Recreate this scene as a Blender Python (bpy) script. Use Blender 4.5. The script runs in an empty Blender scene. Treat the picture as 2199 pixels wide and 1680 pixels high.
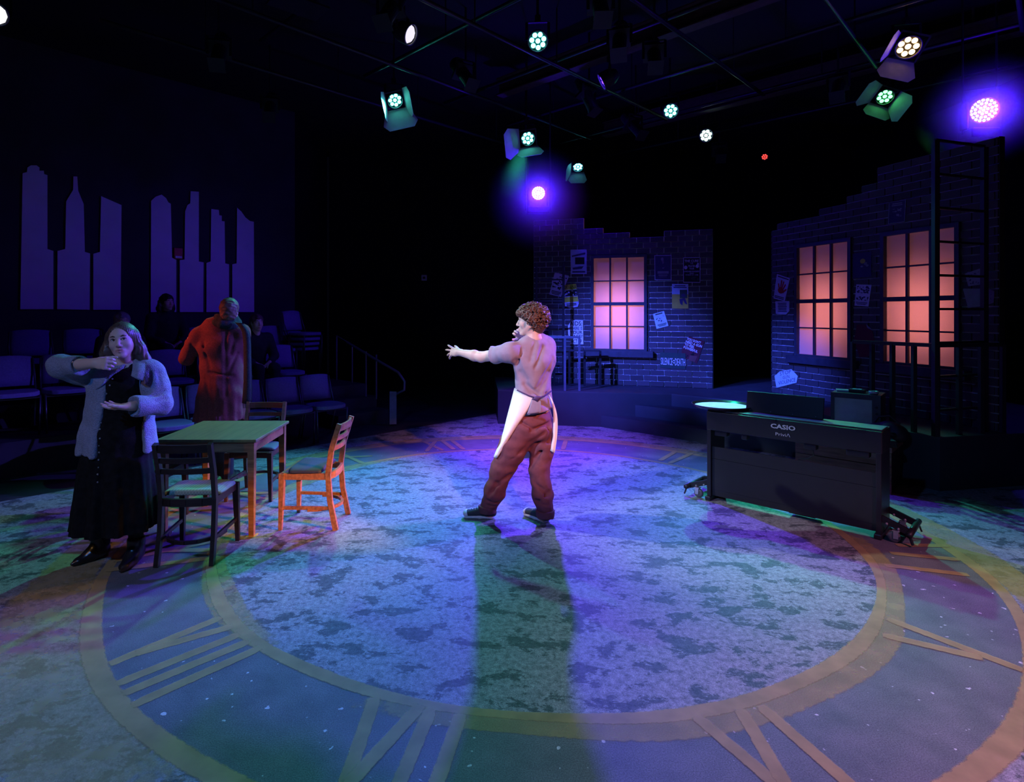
import bpy, math, random
import numpy as np
from mathutils import Vector, Matrix

random.seed(7)
rng = np.random.default_rng(7)
SC = bpy.context.scene
COL = SC.collection

# ------------------------------------------------------------------ camera
FPX, X0, Y0, CH = 1250.0, 1026.0, 672.0, 1.65      # focal length and principal point in pixels of 2199x1680, eye height
cam_d = bpy.data.cameras.new('camera')
cam_d.sensor_fit = 'HORIZONTAL'
cam_d.sensor_width = 36.0
cam_d.lens = FPX / 2199 * 36.0
cam_d.shift_x = (1099.5 - X0) / 2199
cam_d.shift_y = -(840 - Y0) / 2199
cam_d.clip_start = 0.05
cam_d.clip_end = 100
cam = bpy.data.objects.new('camera', cam_d)
cam.location = (0, 0, CH)
cam.rotation_euler = (math.pi / 2, 0, 0)
COL.objects.link(cam)
SC.camera = cam

# ------------------------------------------------------------------ world, exposure
w = bpy.data.worlds.new('dark_house')
SC.world = w
w.use_nodes = True
w.node_tree.nodes['Background'].inputs[0].default_value = (0.12, 0.13, 0.5, 1)
w.node_tree.nodes['Background'].inputs[1].default_value = 0.004
vs = SC.view_settings
vs.view_transform = 'Standard'
vs.look = 'None'
vs.gamma = 1.0
vs.use_curve_mapping = False
vs.exposure = 0.0
cy_ = SC.cycles
cy_.max_bounces = 4; cy_.diffuse_bounces = 2; cy_.glossy_bounces = 2; cy_.transmission_bounces = 2; cy_.volume_bounces = 0; cy_.transparent_max_bounces = 8
cy_.caustics_reflective = False; cy_.caustics_refractive = False
cy_.volume_step_rate = 3.0; cy_.volume_max_steps = 64

# ------------------------------------------------------------------ pixel helpers (survey of the photograph)
def P(px, py, Y):
    """world point seen at pixel (px,py) at depth Y"""
    return Vector(((px - X0) * Y / FPX, Y, CH - (py - Y0) * Y / FPX))
def G(px, py, z=0.0):
    """world point on the horizontal plane z seen at the pixel"""
    return P(px, py, (CH - z) * FPX / (py - Y0))
def on_plane(px, py, p0, n):
    d = Vector(((px - X0) / FPX, 1, -(py - Y0) / FPX))
    o = Vector((0, 0, CH))
    t = (Vector(p0) - o).dot(n) / d.dot(n)
    return o + d * t

# ------------------------------------------------------------------ materials
MATS = {}
def mat(name, col, rough=0.6, metal=0.0, var=0.12, scale=14.0, bump=0.0, bscale=60.0, spec=0.4, vcol=False, emit=None, estr=0.0, objvar=0.0):
    if name in MATS:
        return MATS[name]
    m = bpy.data.materials.new(name)
    m.use_nodes = True
    nt = m.node_tree
    b = nt.nodes['Principled BSDF']
    b.inputs['Roughness'].default_value = rough
    b.inputs['Metallic'].default_value = metal
    b.inputs['Specular IOR Level'].default_value = spec
    tc = nt.nodes.new('ShaderNodeTexCoord')
    nz = nt.nodes.new('ShaderNodeTexNoise')
    nz.inputs['Scale'].default_value = scale
    nz.inputs['Detail'].default_value = 4
    nt.links.new(tc.outputs['Object'], nz.inputs['Vector'])
    rp = nt.nodes.new('ShaderNodeValToRGB')
    rp.color_ramp.elements[0].position = 0.3
    rp.color_ramp.elements[1].position = 0.7
    rp.color_ramp.elements[0].color = (*[c * (1 - var) for c in col], 1)
    rp.color_ramp.elements[1].color = (*[min(1, c * (1 + var)) for c in col], 1)
    nt.links.new(nz.outputs['Fac'], rp.inputs['Fac'])
    out = rp.outputs['Color']
    if vcol:
        at = nt.nodes.new('ShaderNodeAttribute')
        at.attribute_name = 'tint'
        mx = nt.nodes.new('ShaderNodeMix')
        mx.data_type = 'RGBA'
        mx.blend_type = 'MULTIPLY'
        mx.inputs[0].default_value = 1.0
        nt.links.new(out, mx.inputs[6])
        nt.links.new(at.outputs['Color'], mx.inputs[7])
        out = mx.outputs[2]
    if objvar:
        oi = nt.nodes.new('ShaderNodeObjectInfo')
        mr = nt.nodes.new('ShaderNodeMapRange')
        mr.inputs[3].default_value = 1 - objvar
        mr.inputs[4].default_value = 1 + objvar
        nt.links.new(oi.outputs['Random'], mr.inputs[0])
        mx = nt.nodes.new('ShaderNodeMix')
        mx.data_type = 'RGBA'
        mx.blend_type = 'MULTIPLY'
        mx.inputs[0].default_value = 1.0
        nt.links.new(out, mx.inputs[6])
        nt.links.new(mr.outputs[0], mx.inputs[7])
        out = mx.outputs[2]
    nt.links.new(out, b.inputs['Base Color'])
    if bump:
        n2 = nt.nodes.new('ShaderNodeTexNoise')
        n2.inputs['Scale'].default_value = bscale
        n2.inputs['Detail'].default_value = 3
        nt.links.new(tc.outputs['Object'], n2.inputs['Vector'])
        bp = nt.nodes.new('ShaderNodeBump')
        bp.inputs['Strength'].default_value = bump
        bp.inputs['Distance'].default_value = 0.01
        nt.links.new(n2.outputs['Fac'], bp.inputs['Height'])
        nt.links.new(bp.outputs['Normal'], b.inputs['Normal'])
    if emit:
        b.inputs['Emission Color'].default_value = (*emit, 1)
        b.inputs['Emission Strength'].default_value = estr
    MATS[name] = m
    return m

def wood(name, col, rough=0.45, stretch=(3, 30, 30), dark=0.55):
    if name in MATS:
        return MATS[name]
    m = mat(name, col, rough)
    nt = m.node_tree
    nz = [n for n in nt.nodes if n.type == 'TEX_NOISE'][0]
    mp = nt.nodes.new('ShaderNodeMapping')
    mp.inputs['Scale'].default_value = stretch
    tc = [n for n in nt.nodes if n.type == 'TEX_COORD'][0]
    nt.links.new(tc.outputs['Object'], mp.inputs['Vector'])
    nt.links.new(mp.outputs['Vector'], nz.inputs['Vector'])
    nz.inputs['Scale'].default_value = 1.5
    rp = [n for n in nt.nodes if n.type == 'VALTORGB'][0]
    rp.color_ramp.elements[0].color = (*[c * dark for c in col], 1)
    return m

# ------------------------------------------------------------------ objects
def tag(o, label=None, cat=None, group=None, kind=None):
    if label: o['label'] = label
    if cat: o['category'] = cat
    if group: o['group'] = group
    if kind: o['kind'] = kind
    return o
def empty(name, loc=(0, 0, 0), rz=0.0):
    o = bpy.data.objects.new(name, None)
    o.empty_display_size = 0.05
    o.location = loc
    o.rotation_euler = (0, 0, rz)
    COL.objects.link(o)
    return o
def thing(name, label, cat, loc=(0, 0, 0), rz=0.0, group=None):
    return tag(empty(name, loc, rz), label, cat, group)
def obj(name, me, m, parent=None, loc=None, rot=None, scale=None):
    o = bpy.data.objects.new(name, me)
    COL.objects.link(o)
    if m is not None and not me.materials:
        me.materials.append(m)
    if parent is not None: o.parent = parent
    if loc is not None: o.location = loc
    if rot is not None: o.rotation_euler = rot
    if scale is not None: o.scale = scale
    return o
def copy_tree(o, parent=None):
    c = o.copy()
    COL.objects.link(c)
    c.parent = parent
    for ch in list(o.children):
        copy_tree(ch, c)
    return c

def mesh_np(name, V, F, smooth=False):
    """V (n,3) array, F list/array of faces (all same size if array)"""
    me = bpy.data.meshes.new(name)
    if isinstance(F, np.ndarray):
        n, k = F.shape
        me.vertices.add(len(V)); me.vertices.foreach_set('co', np.asarray(V, np.float32).ravel())
        me.loops.add(n * k); me.loops.foreach_set('vertex_index', F.astype(np.int32).ravel())
        me.polygons.add(n)
        me.polygons.foreach_set('loop_start', np.arange(0, n * k, k, dtype=np.int32))
        me.update(calc_edges=True)
    else:
        me.from_pydata([tuple(v) for v in V], [], F)
        me.update()
    if smooth:
        me.polygons.foreach_set('use_smooth', np.ones(len(me.polygons), bool))
    return me

class MB:
    """collects shapes for one mesh object"""
    def __init__(s): s.v = []; s.f = []
    def _add(s, vs, fs):
        b = len(s.v)
        s.v += [tuple(v) for v in vs]
        s.f += [tuple(i + b for i in f) for f in fs]
        return s
    def box(s, c, size, M=None, taper=1.0):
        hx, hy, hz = [d / 2 for d in size]
        vs = []
        for z in (-1, 1):
            t = taper if z < 0 else 1.0
            for x, y in ((-1, -1), (1, -1), (1, 1), (-1, 1)):
                p = Vector((x * hx * t, y * hy * t, z * hz))
                vs.append((M @ p if M else p) + Vector(c))
        return s._add(vs, [(3, 2, 1, 0), (4, 5, 6, 7), (0, 1, 5, 4), (1, 2, 6, 5), (2, 3, 7, 6), (3, 0, 4, 7)])
    def bar(s, a, b, w, h, up=(0, 0, 1), w2=None, h2=None):
        a, b = Vector(a), Vector(b)
        d = (b - a).normalized()
        up = Vector(up)
        if abs(d.dot(up)) > 0.99: up = Vector((0, 1, 0))
        sx = d.cross(up).normalized(); u = sx.cross(d)
        w2 = w if w2 is None else w2; h2 = h if h2 is None else h2
        vs = []
        for p, ww, hh in ((a, w, h), (b, w2, h2)):
            for x, y in ((-1, -1), (1, -1), (1, 1), (-1, 1)):
                vs.append(p + sx * x * ww / 2 + u * y * hh / 2)
        return s._add(vs, [(0, 1, 2, 3), (7, 6, 5, 4), (4, 5, 1, 0), (5, 6, 2, 1), (6, 7, 3, 2), (7, 4, 0, 3)])
    def tube(s, pts, r, n=8, r2=None, cap=True):
        pts = [Vector(p) for p in pts]
        m = len(pts)
        vs, fs = [], []
        d0 = (pts[1] - pts[0]).normalized()
        u = d0.orthogonal().normalized()
        for i, p in enumerate(pts):
            d = ((pts[min(i + 1, m - 1)] - pts[max(i - 1, 0)])).normalized()
            u = (u - d * u.dot(d)).normalized(); v = d.cross(u)
            rr = r if r2 is None else r + (r2 - r) * i / (m - 1)
            if isinstance(r, (list, tuple)): rr = r[i]
            for k in range(n):
                a = 2 * math.pi * k / n
                vs.append(p + (u * math.cos(a) + v * math.sin(a)) * rr)
        for i in range(m - 1):
            for k in range(n):
                k2 = (k + 1) % n
                fs.append((i * n + k, i * n + k2, (i + 1) * n + k2, (i + 1) * n + k))
        if cap:
            fs.append(tuple(range(n - 1, -1, -1))); fs.append(tuple((m - 1) * n + k for k in range(n)))
        return s._add(vs, fs)
    def lathe(s, prof, n=24, M=None, c=(0, 0, 0), cap=True):
        vs, fs = [], []
        for r, z in prof:
            for k in range(n):
                a = 2 * math.pi * k / n
                p = Vector((r * math.cos(a), r * math.sin(a), z))
                vs.append((M @ p if M else p) + Vector(c))
        for i in range(len(prof) - 1):
            for k in range(n):
                k2 = (k + 1) % n
                fs.append((i * n + k, i * n + k2, (i + 1) * n + k2, (i + 1) * n + k))
        if cap and prof[0][0] > 1e-6: fs.append(tuple(range(n - 1, -1, -1)))
        if cap and prof[-1][0] > 1e-6: fs.append(tuple((len(prof) - 1) * n + k for k in range(n)))
        return s._add(vs, fs)
    def slab(s, poly, n, t):
        """planar polygon extruded by t along n"""
        n = Vector(n); k = len(poly)
        a = [Vector(p) for p in poly]; b = [p + n * t for p in a]
        fs = [tuple(range(k - 1, -1, -1)), tuple(range(k, 2 * k))]
        for i in range(k):
            j = (i + 1) % k
            fs.append((i, j, k + j, k + i))
        return s._add(a + b, fs)
    def prism(s, poly2, z0, z1):
        return s.slab([(x, y, z0) for x, y in poly2], (0, 0, 1), z1 - z0)
    def build(s, name, m, parent=None, smooth=False, loc=None, rot=None, off=None, bevel=0.0):
        V = np.array(s.v, float)
        if off is not None: V = V - np.array(off)
        me = mesh_np(name, V, s.f)
        import bmesh
        bm = bmesh.new(); bm.from_mesh(me)
        bmesh.ops.recalc_face_normals(bm, faces=bm.faces)
        if bevel:
            bmesh.ops.bevel(bm, geom=bm.edges[:], offset=bevel, segments=2, profile=0.5, affect='EDGES', clamp_overlap=True)
        bm.to_mesh(me); bm.free()
        if smooth: me.polygons.foreach_set('use_smooth', np.ones(len(me.polygons), bool))
        return obj(name, me, m, parent, loc, rot)

def frame_to(d, up=(0, 0, 1)):
    """matrix whose +z looks along d, +y as close as possible to up"""
    z = Vector(d).normalized()
    x = Vector(up).cross(z)
    if x.length < 1e-4: x = Vector((1, 0, 0))
    x.normalize(); y = z.cross(x)
    return Matrix((x, y, z)).transposed()

_TXT = {}
def text_mesh(body, bold=0.0):
    """flat lettering, height ~1 unit, centred; returns verts (2D) and faces"""
    key = (body, bold)
    if key in _TXT: return _TXT[key]
    cu = bpy.data.curves.new('lettering', 'FONT')
    cu.body = body
    cu.size = 1.0
    cu.align_x = 'CENTER'; cu.align_y = 'CENTER'
    cu.offset = bold
    cu.resolution_u = 2
    o = bpy.data.objects.new('lettering', cu)
    COL.objects.link(o)
    dg = bpy.context.evaluated_depsgraph_get()
    me = bpy.data.meshes.new_from_object(o.evaluated_get(dg))
    vs = np.array([v.co[:] for v in me.vertices]).reshape(-1, 3)
    fs = [tuple(p.vertices) for p in me.polygons]
    bpy.data.objects.remove(o); bpy.data.curves.remove(cu); bpy.data.meshes.remove(me)
    if len(vs):
        lo, hi = vs.min(0), vs.max(0)
        vs = vs - (lo + hi) / 2
        size = hi - lo
    else:
        size = np.ones(3)
    _TXT[key] = (vs, fs, size)
    return _TXT[key]
# gather every lettering first, while the scene is still small
for t_, b_ in (('CASIO', 0.03), ('Privi\u039b', 0.0), ('AIDS:', 0.02), ('WHERE IS', 0.02), ('YOUR', 0.02), ('RAGE?', 0.02), ('ACT UP', 0.02),
               ('NIRVANA', 0.01), ('THE CURE', 0.02), ('THE', 0.0), ('PRAYER', 0.02), ('TOUR', 0.02), ('LOVE AND ROCKETS', 0.02), ('PIXIES', 0.02), ('AUGUST 27 \u2022 4 PM', 0.02),
               ('SILENCE=DEATH', 0.0), ('STOP', 0.0), ('GUN', 0.0), ('VIOLENCE', 0.0),
               ("YOU DON'T", 0.03), ('NEED A GUN', 0.03), ('TO FEEL', 0.03), ('POWERFUL', 0.03)):
    text_mesh(t_, b_)
# ------------------------------------------------------------------ smooth solid modelling (distance fields turned into meshes)
def A3(v): return np.array(v, np.float32)
def unit(v):
    v = np.array(v, float); return v / np.linalg.norm(v)
class Vol:
    def __init__(s, lo, hi, h):
        s.h = h
        s.lo = np.array(lo, float) - 2 * h
        n = np.ceil((np.array(hi, float) + 2 * h - s.lo) / h).astype(int) + 1
        s.ax = [(s.lo[i] + h * np.arange(n[i])).astype(np.float32) for i in range(3)]
        s.f = np.full(tuple(n), 0.5, np.float32)
    def sub(s, lo, hi, pad):
        sl = []
        for i in range(3):
            a = int(np.searchsorted(s.ax[i], lo[i] - pad)); b = int(np.searchsorted(s.ax[i], hi[i] + pad))
            sl.append(slice(max(a - 1, 0), min(b + 1, len(s.ax[i]))))
        sl = tuple(sl)
        X = s.ax[0][sl[0]][:, None, None]; Y = s.ax[1][sl[1]][None, :, None]; Z = s.ax[2][sl[2]][None, None, :]
        return sl, X, Y, Z
    def put(s, sl, d, k, op):
        f = s.f[sl]
        if f.size == 0: return
        if op == 's': d = -d
        if op == 'u':
            if k > 0:
                h = np.clip(0.5 + 0.5 * (f - d) / k, 0, 1)
                s.f[sl] = f * (1 - h) + d * h - k * h * (1 - h)
            else: s.f[sl] = np.minimum(f, d)
        else:
            if k > 0:
                h = np.clip(0.5 - 0.5 * (f - d) / k, 0, 1)
                s.f[sl] = f * (1 - h) + d * h + k * h * (1 - h)
            else: s.f[sl] = np.maximum(f, d)
    def cap(s, a, b, r1, r2=None, k=0.02, side=None, q1=None, q2=None, op='u'):
        """tapered capsule; with side: radius r along side, q along the other cross direction"""
        a, b = np.array(a, float), np.array(b, float)
        r2 = r1 if r2 is None else r2
        q1 = r1 if q1 is None else q1; q2 = q1 * r2 / r1 if q2 is None else q2
        R = max(r1, r2, q1, q2)
        sl, X, Y, Z = s.sub(np.minimum(a, b) - R, np.maximum(a, b) + R, k + 3 * s.h)
        ba = (b - a); L2 = float(ba @ ba) + 1e-12
        px, py, pz = X - a[0], Y - a[1], Z - a[2]
        t = np.clip((px * ba[0] + py * ba[1] + pz * ba[2]) / L2, 0, 1)
        qx, qy, qz = px - t * ba[0], py - t * ba[1], pz - t * ba[2]
        if side is None:
            d = np.sqrt(qx * qx + qy * qy + qz * qz) - (r1 + (r2 - r1) * t)
        else:
            L = math.sqrt(L2); u = ba / L
            sd = np.array(side, float); sd = unit(sd - u * (sd @ u)); n = np.cross(u, sd)
            ra = r1 + (r2 - r1) * t; rb = q1 + (q2 - q1) * t
            m = np.minimum(ra, rb)
            a_ = qx * sd[0] + qy * sd[1] + qz * sd[2]; b_ = qx * n[0] + qy * n[1] + qz * n[2]; c_ = qx * u[0] + qy * u[1] + qz * u[2]
            g = np.sqrt((a_ / ra) ** 2 + (b_ / rb) ** 2 + (c_ / m) ** 2)
            # distance estimate: scale by gradient
            gr = np.sqrt((a_ / ra ** 2) ** 2 + (b_ / rb ** 2) ** 2 + (c_ / m ** 2) ** 2) + 1e-6
            d = np.where(g > 0.2, g * (g - 1) / gr, -m * 0.8)
        s.put(sl, d.astype(np.float32), k, op); return s
    def ell(s, c, r, ax=None, k=0.02, op='u'):
        c = np.array(c, float); r = np.array(r, float)
        R = r.max()
        sl, X, Y, Z = s.sub(c - R, c + R, k + 3 * s.h)
        x, y, z = X - c[0], Y - c[1], Z - c[2]
        if ax is not None:
            M = np.array(ax, float)
            x, y, z = [x * M[0][i] + y * M[1][i] + z * M[2][i] for i in range(3)] if False else [x * M[i][0] + y * M[i][1] + z * M[i][2] for i in range(3)]
        g = np.sqrt((x / r[0]) ** 2 + (y / r[1]) ** 2 + (z / r[2]) ** 2)
        gr = np.sqrt((x / r[0] ** 2) ** 2 + (y / r[1] ** 2) ** 2 + (z / r[2] ** 2) ** 2) + 1e-6
        d = np.where(g > 0.2, g * (g - 1) / gr, -r.min() * 0.8)
        s.put(sl, d.astype(np.float32), k, op); return s
    def chain(s, pts, rs, k=0.02, side=None, qs=None):
        for i in range(len(pts) - 1):
            if side is None: s.cap(pts[i], pts[i + 1], rs[i], rs[i + 1], k)
            else: s.cap(pts[i], pts[i + 1], rs[i], rs[i + 1], k, side, qs[i], qs[i + 1])
        return s
    def half(s, p, n, k=0.0):
        """cut away everything on the +n side of the plane"""
        p = np.array(p, float); n = unit(n)
        X, Y, Z = s.ax[0][:, None, None], s.ax[1][None, :, None], s.ax[2][None, None, :]
        d = ((X - p[0]) * n[0] + (Y - p[1]) * n[1] + (Z - p[2]) * n[2]).astype(np.float32)
        s.put((slice(None),) * 3, d, k, 'i'); return s
    def wrinkle(s, amp, freq, n=6, seed=1, stretch=(1, 1, 1), mask=None):
        r = np.random.default_rng(seed)
        X, Y, Z = s.ax[0][:, None, None], s.ax[1][None, :, None], s.ax[2][None, None, :]
        tot = np.zeros_like(s.f)
        for _ in range(n):
            d = r.normal(size=3); d /= np.linalg.norm(d); d = d * freq * (0.6 + 0.9 * r.random()) * np.array(stretch)
            tot += np.sin(X * d[0] + Y * d[1] + Z * d[2] + 6.28 * r.random()).astype(np.float32)
        tot *= amp / math.sqrt(n)
        if mask is not None: tot *= mask(X, Y, Z)
        s.f += tot; return s
    def folds(s, c, amp, n, z0, z1, phase=0.0):
        """vertical folds around the axis c, growing from z1 down to z0"""
        X, Y, Z = s.ax[0][:, None, None], s.ax[1][None, :, None], s.ax[2][None, None, :]
        th = np.arctan2(Y - c[1], X - c[0])
        wgt = np.clip((z1 - Z) / (z1 - z0), 0, 1)
        s.f += (amp * wgt * (np.sin(n * th + phase) + 0.5 * np.sin((2 * n + 1) * th + 2.3 * phase + Z * 3))).astype(np.float32); return s
    def mesh(s):
        f = s.f; ins = f < 0
        c8 = [(i, j, k) for i in (0, 1) for j in (0, 1) for k in (0, 1)]
        nx, ny, nz = f.shape
        cnt = np.zeros((nx - 1, ny - 1, nz - 1), np.int8)
        for i, j, k in c8: cnt += ins[i:nx - 1 + i, j:ny - 1 + j, k:nz - 1 + k]
        cells = np.argwhere((cnt > 0) & (cnt < 8))
        if len(cells) == 0: return np.zeros((0, 3)), np.zeros((0, 4), int)
        vals = np.stack([f[cells[:, 0] + i, cells[:, 1] + j, cells[:, 2] + k] for i, j, k in c8], 1)
        acc = np.zeros((len(cells), 3)); num = np.zeros(len(cells))
        C = np.array(c8, float)
        for a in range(8):
            for b in range(a + 1, 8):
                if np.abs(C[a] - C[b]).sum() != 1: continue
                va, vb = vals[:, a], vals[:, b]
                m = (va < 0) != (vb < 0)
                t = np.where(m, va / np.where(m, va - vb, 1), 0)
                acc += np.where(m[:, None], C[a] + t[:, None] * (C[b] - C[a]), 0); num += m
        V = s.lo + s.h * (cells + acc / num[:, None])
        idx = np.full((nx - 1, ny - 1, nz - 1), -1, np.int32)
        idx[cells[:, 0], cells[:, 1], cells[:, 2]] = np.arange(len(cells))
        faces = []
        for axis in range(3):
            lo = [slice(1, -1)] * 3; hi = [slice(1, -1)] * 3
            lo[axis] = slice(0, -1); hi[axis] = slice(1, None)
            a, b = ins[tuple(lo)], ins[tuple(hi)]
            e = np.argwhere(a != b)
            if len(e) == 0: continue
            flip = a[e[:, 0], e[:, 1], e[:, 2]]
            o1, o2 = [(1, 2), (2, 0), (0, 1)][axis]
            base = e.copy()
            q = []
            for da, db in ((0, 0), (1, 0), (1, 1), (0, 1)):
                c = base.copy(); c[:, o1] += da; c[:, o2] += db
                q.append(idx[c[:, 0], c[:, 1], c[:, 2]])
            q = np.stack(q, 1)
            q[~flip] = q[~flip][:, ::-1]
            faces.append(q)
        F = np.concatenate(faces)
        F = F[(F >= 0).all(1)]
        return V, F

def relax(V, F, n=2, lam=0.5):
    """light Laplacian smoothing of a quad mesh"""
    E = np.concatenate([F[:, [0, 1]], F[:, [1, 2]], F[:, [2, 3]], F[:, [3, 0]]])
    deg = np.bincount(E.ravel(), minlength=len(V)).astype(float)[:, None] + 1e-9
    for _ in range(n):
        S = np.zeros_like(V)
        for c in range(3):
            S[:, c] = np.bincount(E[:, 0], V[E[:, 1], c], len(V)) + np.bincount(E[:, 1], V[E[:, 0], c], len(V))
        V = V + lam * (S / deg - V)
    return V
def solid(name, parts, m, parent, base=(0, 0, 0), sm=1, tint=None):
    """parts: list of (V,F); one smooth mesh object in the parent's frame"""
    Vs, Fs, o = [], [], 0
    for V, F in parts:
        if len(V) == 0: continue
        if sm: V = relax(V, F, sm)
        Vs.append(V); Fs.append(F + o); o += len(V)
    V = np.concatenate(Vs) - np.array(base); F = np.concatenate(Fs)
    me = mesh_np(name, V, F, True)
    if tint is not None:
        at = me.color_attributes.new('tint', 'FLOAT_COLOR', 'POINT')
        at.data.foreach_set('color', np.asarray(tint(V + np.array(base)), np.float32).ravel())
    return obj(name, me, m, parent)

def hand(v, w, d, n, t, curls, sc=1.0, spread=0.12, thumb=(0.65, 0.75, 0.25), thumb_curl=0.3, k=0.008):
    """hand grown from wrist w: d towards the fingers, n the way the palm faces, t the thumb side"""
    w = np.array(w, float); d = unit(d); n = np.array(n, float); n = unit(n - d * (n @ d)); t = np.array(t, float); t = unit(t - d * (t @ d) - n * (t @ n))
    v.cap(w - d * 0.02, w + d * 0.035 * sc, 0.026 * sc, 0.036 * sc, 0.015, t, 0.020 * sc, 0.016 * sc)
    v.cap(w + d * 0.03 * sc, w + d * 0.078 * sc, 0.037 * sc, 0.040 * sc, 0.012, t, 0.016 * sc, 0.013 * sc)
    offs = (0.031, 0.0105, -0.0105, -0.030); lens = (0.070, 0.079, 0.073, 0.057)
    for i in range(4):
        p = w + d * (0.084 - 0.006 * abs(i - 1)) * sc + t * offs[i] * sc
        dd = unit(d + t * spread * (1.4 - i) / 1.4)
        a = 0.0
        cu = curls[i]
        for j, (fr, r1, r2) in enumerate(((0.45, 0.0098, 0.0088), (0.31, 0.0088, 0.008), (0.24, 0.008, 0.0068))):
            a += cu if not isinstance(cu, (tuple, list)) else cu[j]
            e = p + (dd * math.cos(a) + n * math.sin(a)) * lens[i] * fr * sc
            v.cap(p, e, r1 * sc, r2 * sc, k * (1.0 if j == 0 else 0.5))
            p = e
    p = w + d * 0.022 * sc + t * 0.026 * sc + n * 0.006
    a = thumb
    dd = unit(d * a[0] + t * a[1] + n * a[2])
    d2 = unit(d * (a[0] + thumb_curl) + t * (a[1] - thumb_curl) + n * a[2])
    e = p + dd * 0.040 * sc; v.cap(p, e, 0.0145 * sc, 0.0115 * sc, 0.012)
    e2 = e + unit(dd + d2) * 0.032 * sc; v.cap(e, e2, 0.0112 * sc, 0.0095 * sc, 0.005)
    v.cap(e2, e2 + d2 * 0.024 * sc, 0.0095 * sc, 0.0075 * sc, 0.004)

def head_mesh(woman=False, h=0.0026, neck=True, neck_dir=(-0.02, 0, -0.13)):
    """head in its own frame: +x nose, +y left, +z up, origin between the ears"""
    v = Vol((-0.13, -0.10, -0.24 if neck else -0.135), (0.13, 0.10, 0.135), h)
    v.ell((-0.014, 0, 0.034), (0.096, 0.075, 0.086), k=0)
    v.ell((0.026, 0, -0.012), (0.062, 0.062, 0.088), k=0.03)
    jw = 0.050 if not woman else 0.046
    for s in (-1, 1):
        v.cap((0.0, s * jw, -0.045), (0.058, s * 0.016, -0.096), 0.022, 0.017, 0.03)
        v.ell((0.052, s * 0.040, -0.028), (0.024, 0.022, 0.022), k=0.025)
    v.ell((0.070, 0, -0.100), (0.019, 0.021, 0.015), k=0.018)
    v.cap((0.074, -0.032, 0.026), (0.074, 0.032, 0.026), 0.011 if not woman else 0.008, None, 0.018)
    v.ell((0.073, 0, -0.066), (0.020, 0.028, 0.020), k=0.018)
    for s in (-1, 1):
        v.ell((0.091, s * 0.031, 0.008), (0.015, 0.017, 0.0105), k=0.014, op='s')
        v.ell((0.0705, s * 0.031, 0.007), (0.0135, 0.0155, 0.0125), k=0.002)          # closed eyeball and lids
        v.cap((0.083, s * 0.019, 0.0125), (0.078, s * 0.046, 0.0105), 0.0035, 0.003, 0.005)
        v.ell((0.089, s * 0.0115, -0.036), (0.011, 0.008, 0.0075), k=0.006)
    v.cap((0.083, 0, 0.016), (0.105, 0, -0.027), 0.0075, 0.0105, 0.012)
    v.ell((0.104, 0, -0.031), (0.0105, 0.0115, 0.009), k=0.008)
    # mouth
    v.cap((0.088, -0.017, -0.0615), (0.0935, 0, -0.0585), 0.004, 0.0055, 0.006)
    v.cap((0.088, 0.017, -0.0615), (0.0935, 0, -0.0585), 0.004, 0.0055, 0.006)
    v.cap((0.086, -0.014, -0.072), (0.092, 0, -0.0735), 0.0045, 0.0065, 0.006)
    v.cap((0.086, 0.014, -0.072), (0.092, 0, -0.0735), 0.0045, 0.0065, 0.006)
    v.cap((0.094, -0.024, -0.0668), (0.094, 0.024, -0.0668), 0.0022, None, 0.003, op='s')
    for s in (-1, 1):
        ax = [(0.94, 0, 0.34), (0, 1, 0), (-0.34, 0, 0.94)]
        v.ell((-0.012, s * 0.073, -0.004), (0.019, 0.010, 0.033), ax, k=0.008)
        v.ell((-0.006, s * 0.084, 0.001), (0.010, 0.006, 0.018), ax, k=0.005, op='s')
    if neck:
        r = 0.056 if not woman else 0.049
        nd = np.array(neck_dir, float)
        v.cap((-0.022, 0, -0.055), np.array((-0.022, 0, -0.055)) + nd, r * 0.95, r * 1.05, 0.03)
        v.cap((-0.01, 0.0, -0.10), np.array((-0.02, 0, -0.055)) + nd * 1.2, r * 0.7, r * 1.1, 0.03)
    return v.mesh()
def lip_tint(Vl, lip=(0.88, 0.62, 0.62)):
    t = np.ones((len(Vl), 4))
    m = (np.abs(Vl[:, 2] + 0.066) < 0.0135 - 0.25 * np.abs(Vl[:, 1])) & (np.abs(Vl[:, 1]) < 0.024) & (Vl[:, 0] > 0.083)
    t[m, :3] = lip
    return t
# ------------------------------------------------------------------ setting: floor, deck, painted clock
BLACK = mat('black_paint', (0.012, 0.012, 0.014), 0.7, var=0.3, bump=0.1, spec=0.25)
DRAPE = mat('black_drape', (0.010, 0.010, 0.013), 0.95, var=0.3, scale=3, bump=0.3, bscale=6, spec=0.1)
METAL = mat('black_metal', (0.02, 0.02, 0.022), 0.42, 0.3, var=0.3)
CLOCK = Vector((0.4145, 4.702)); R1, R2 = 2.34, 2.955

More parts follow.
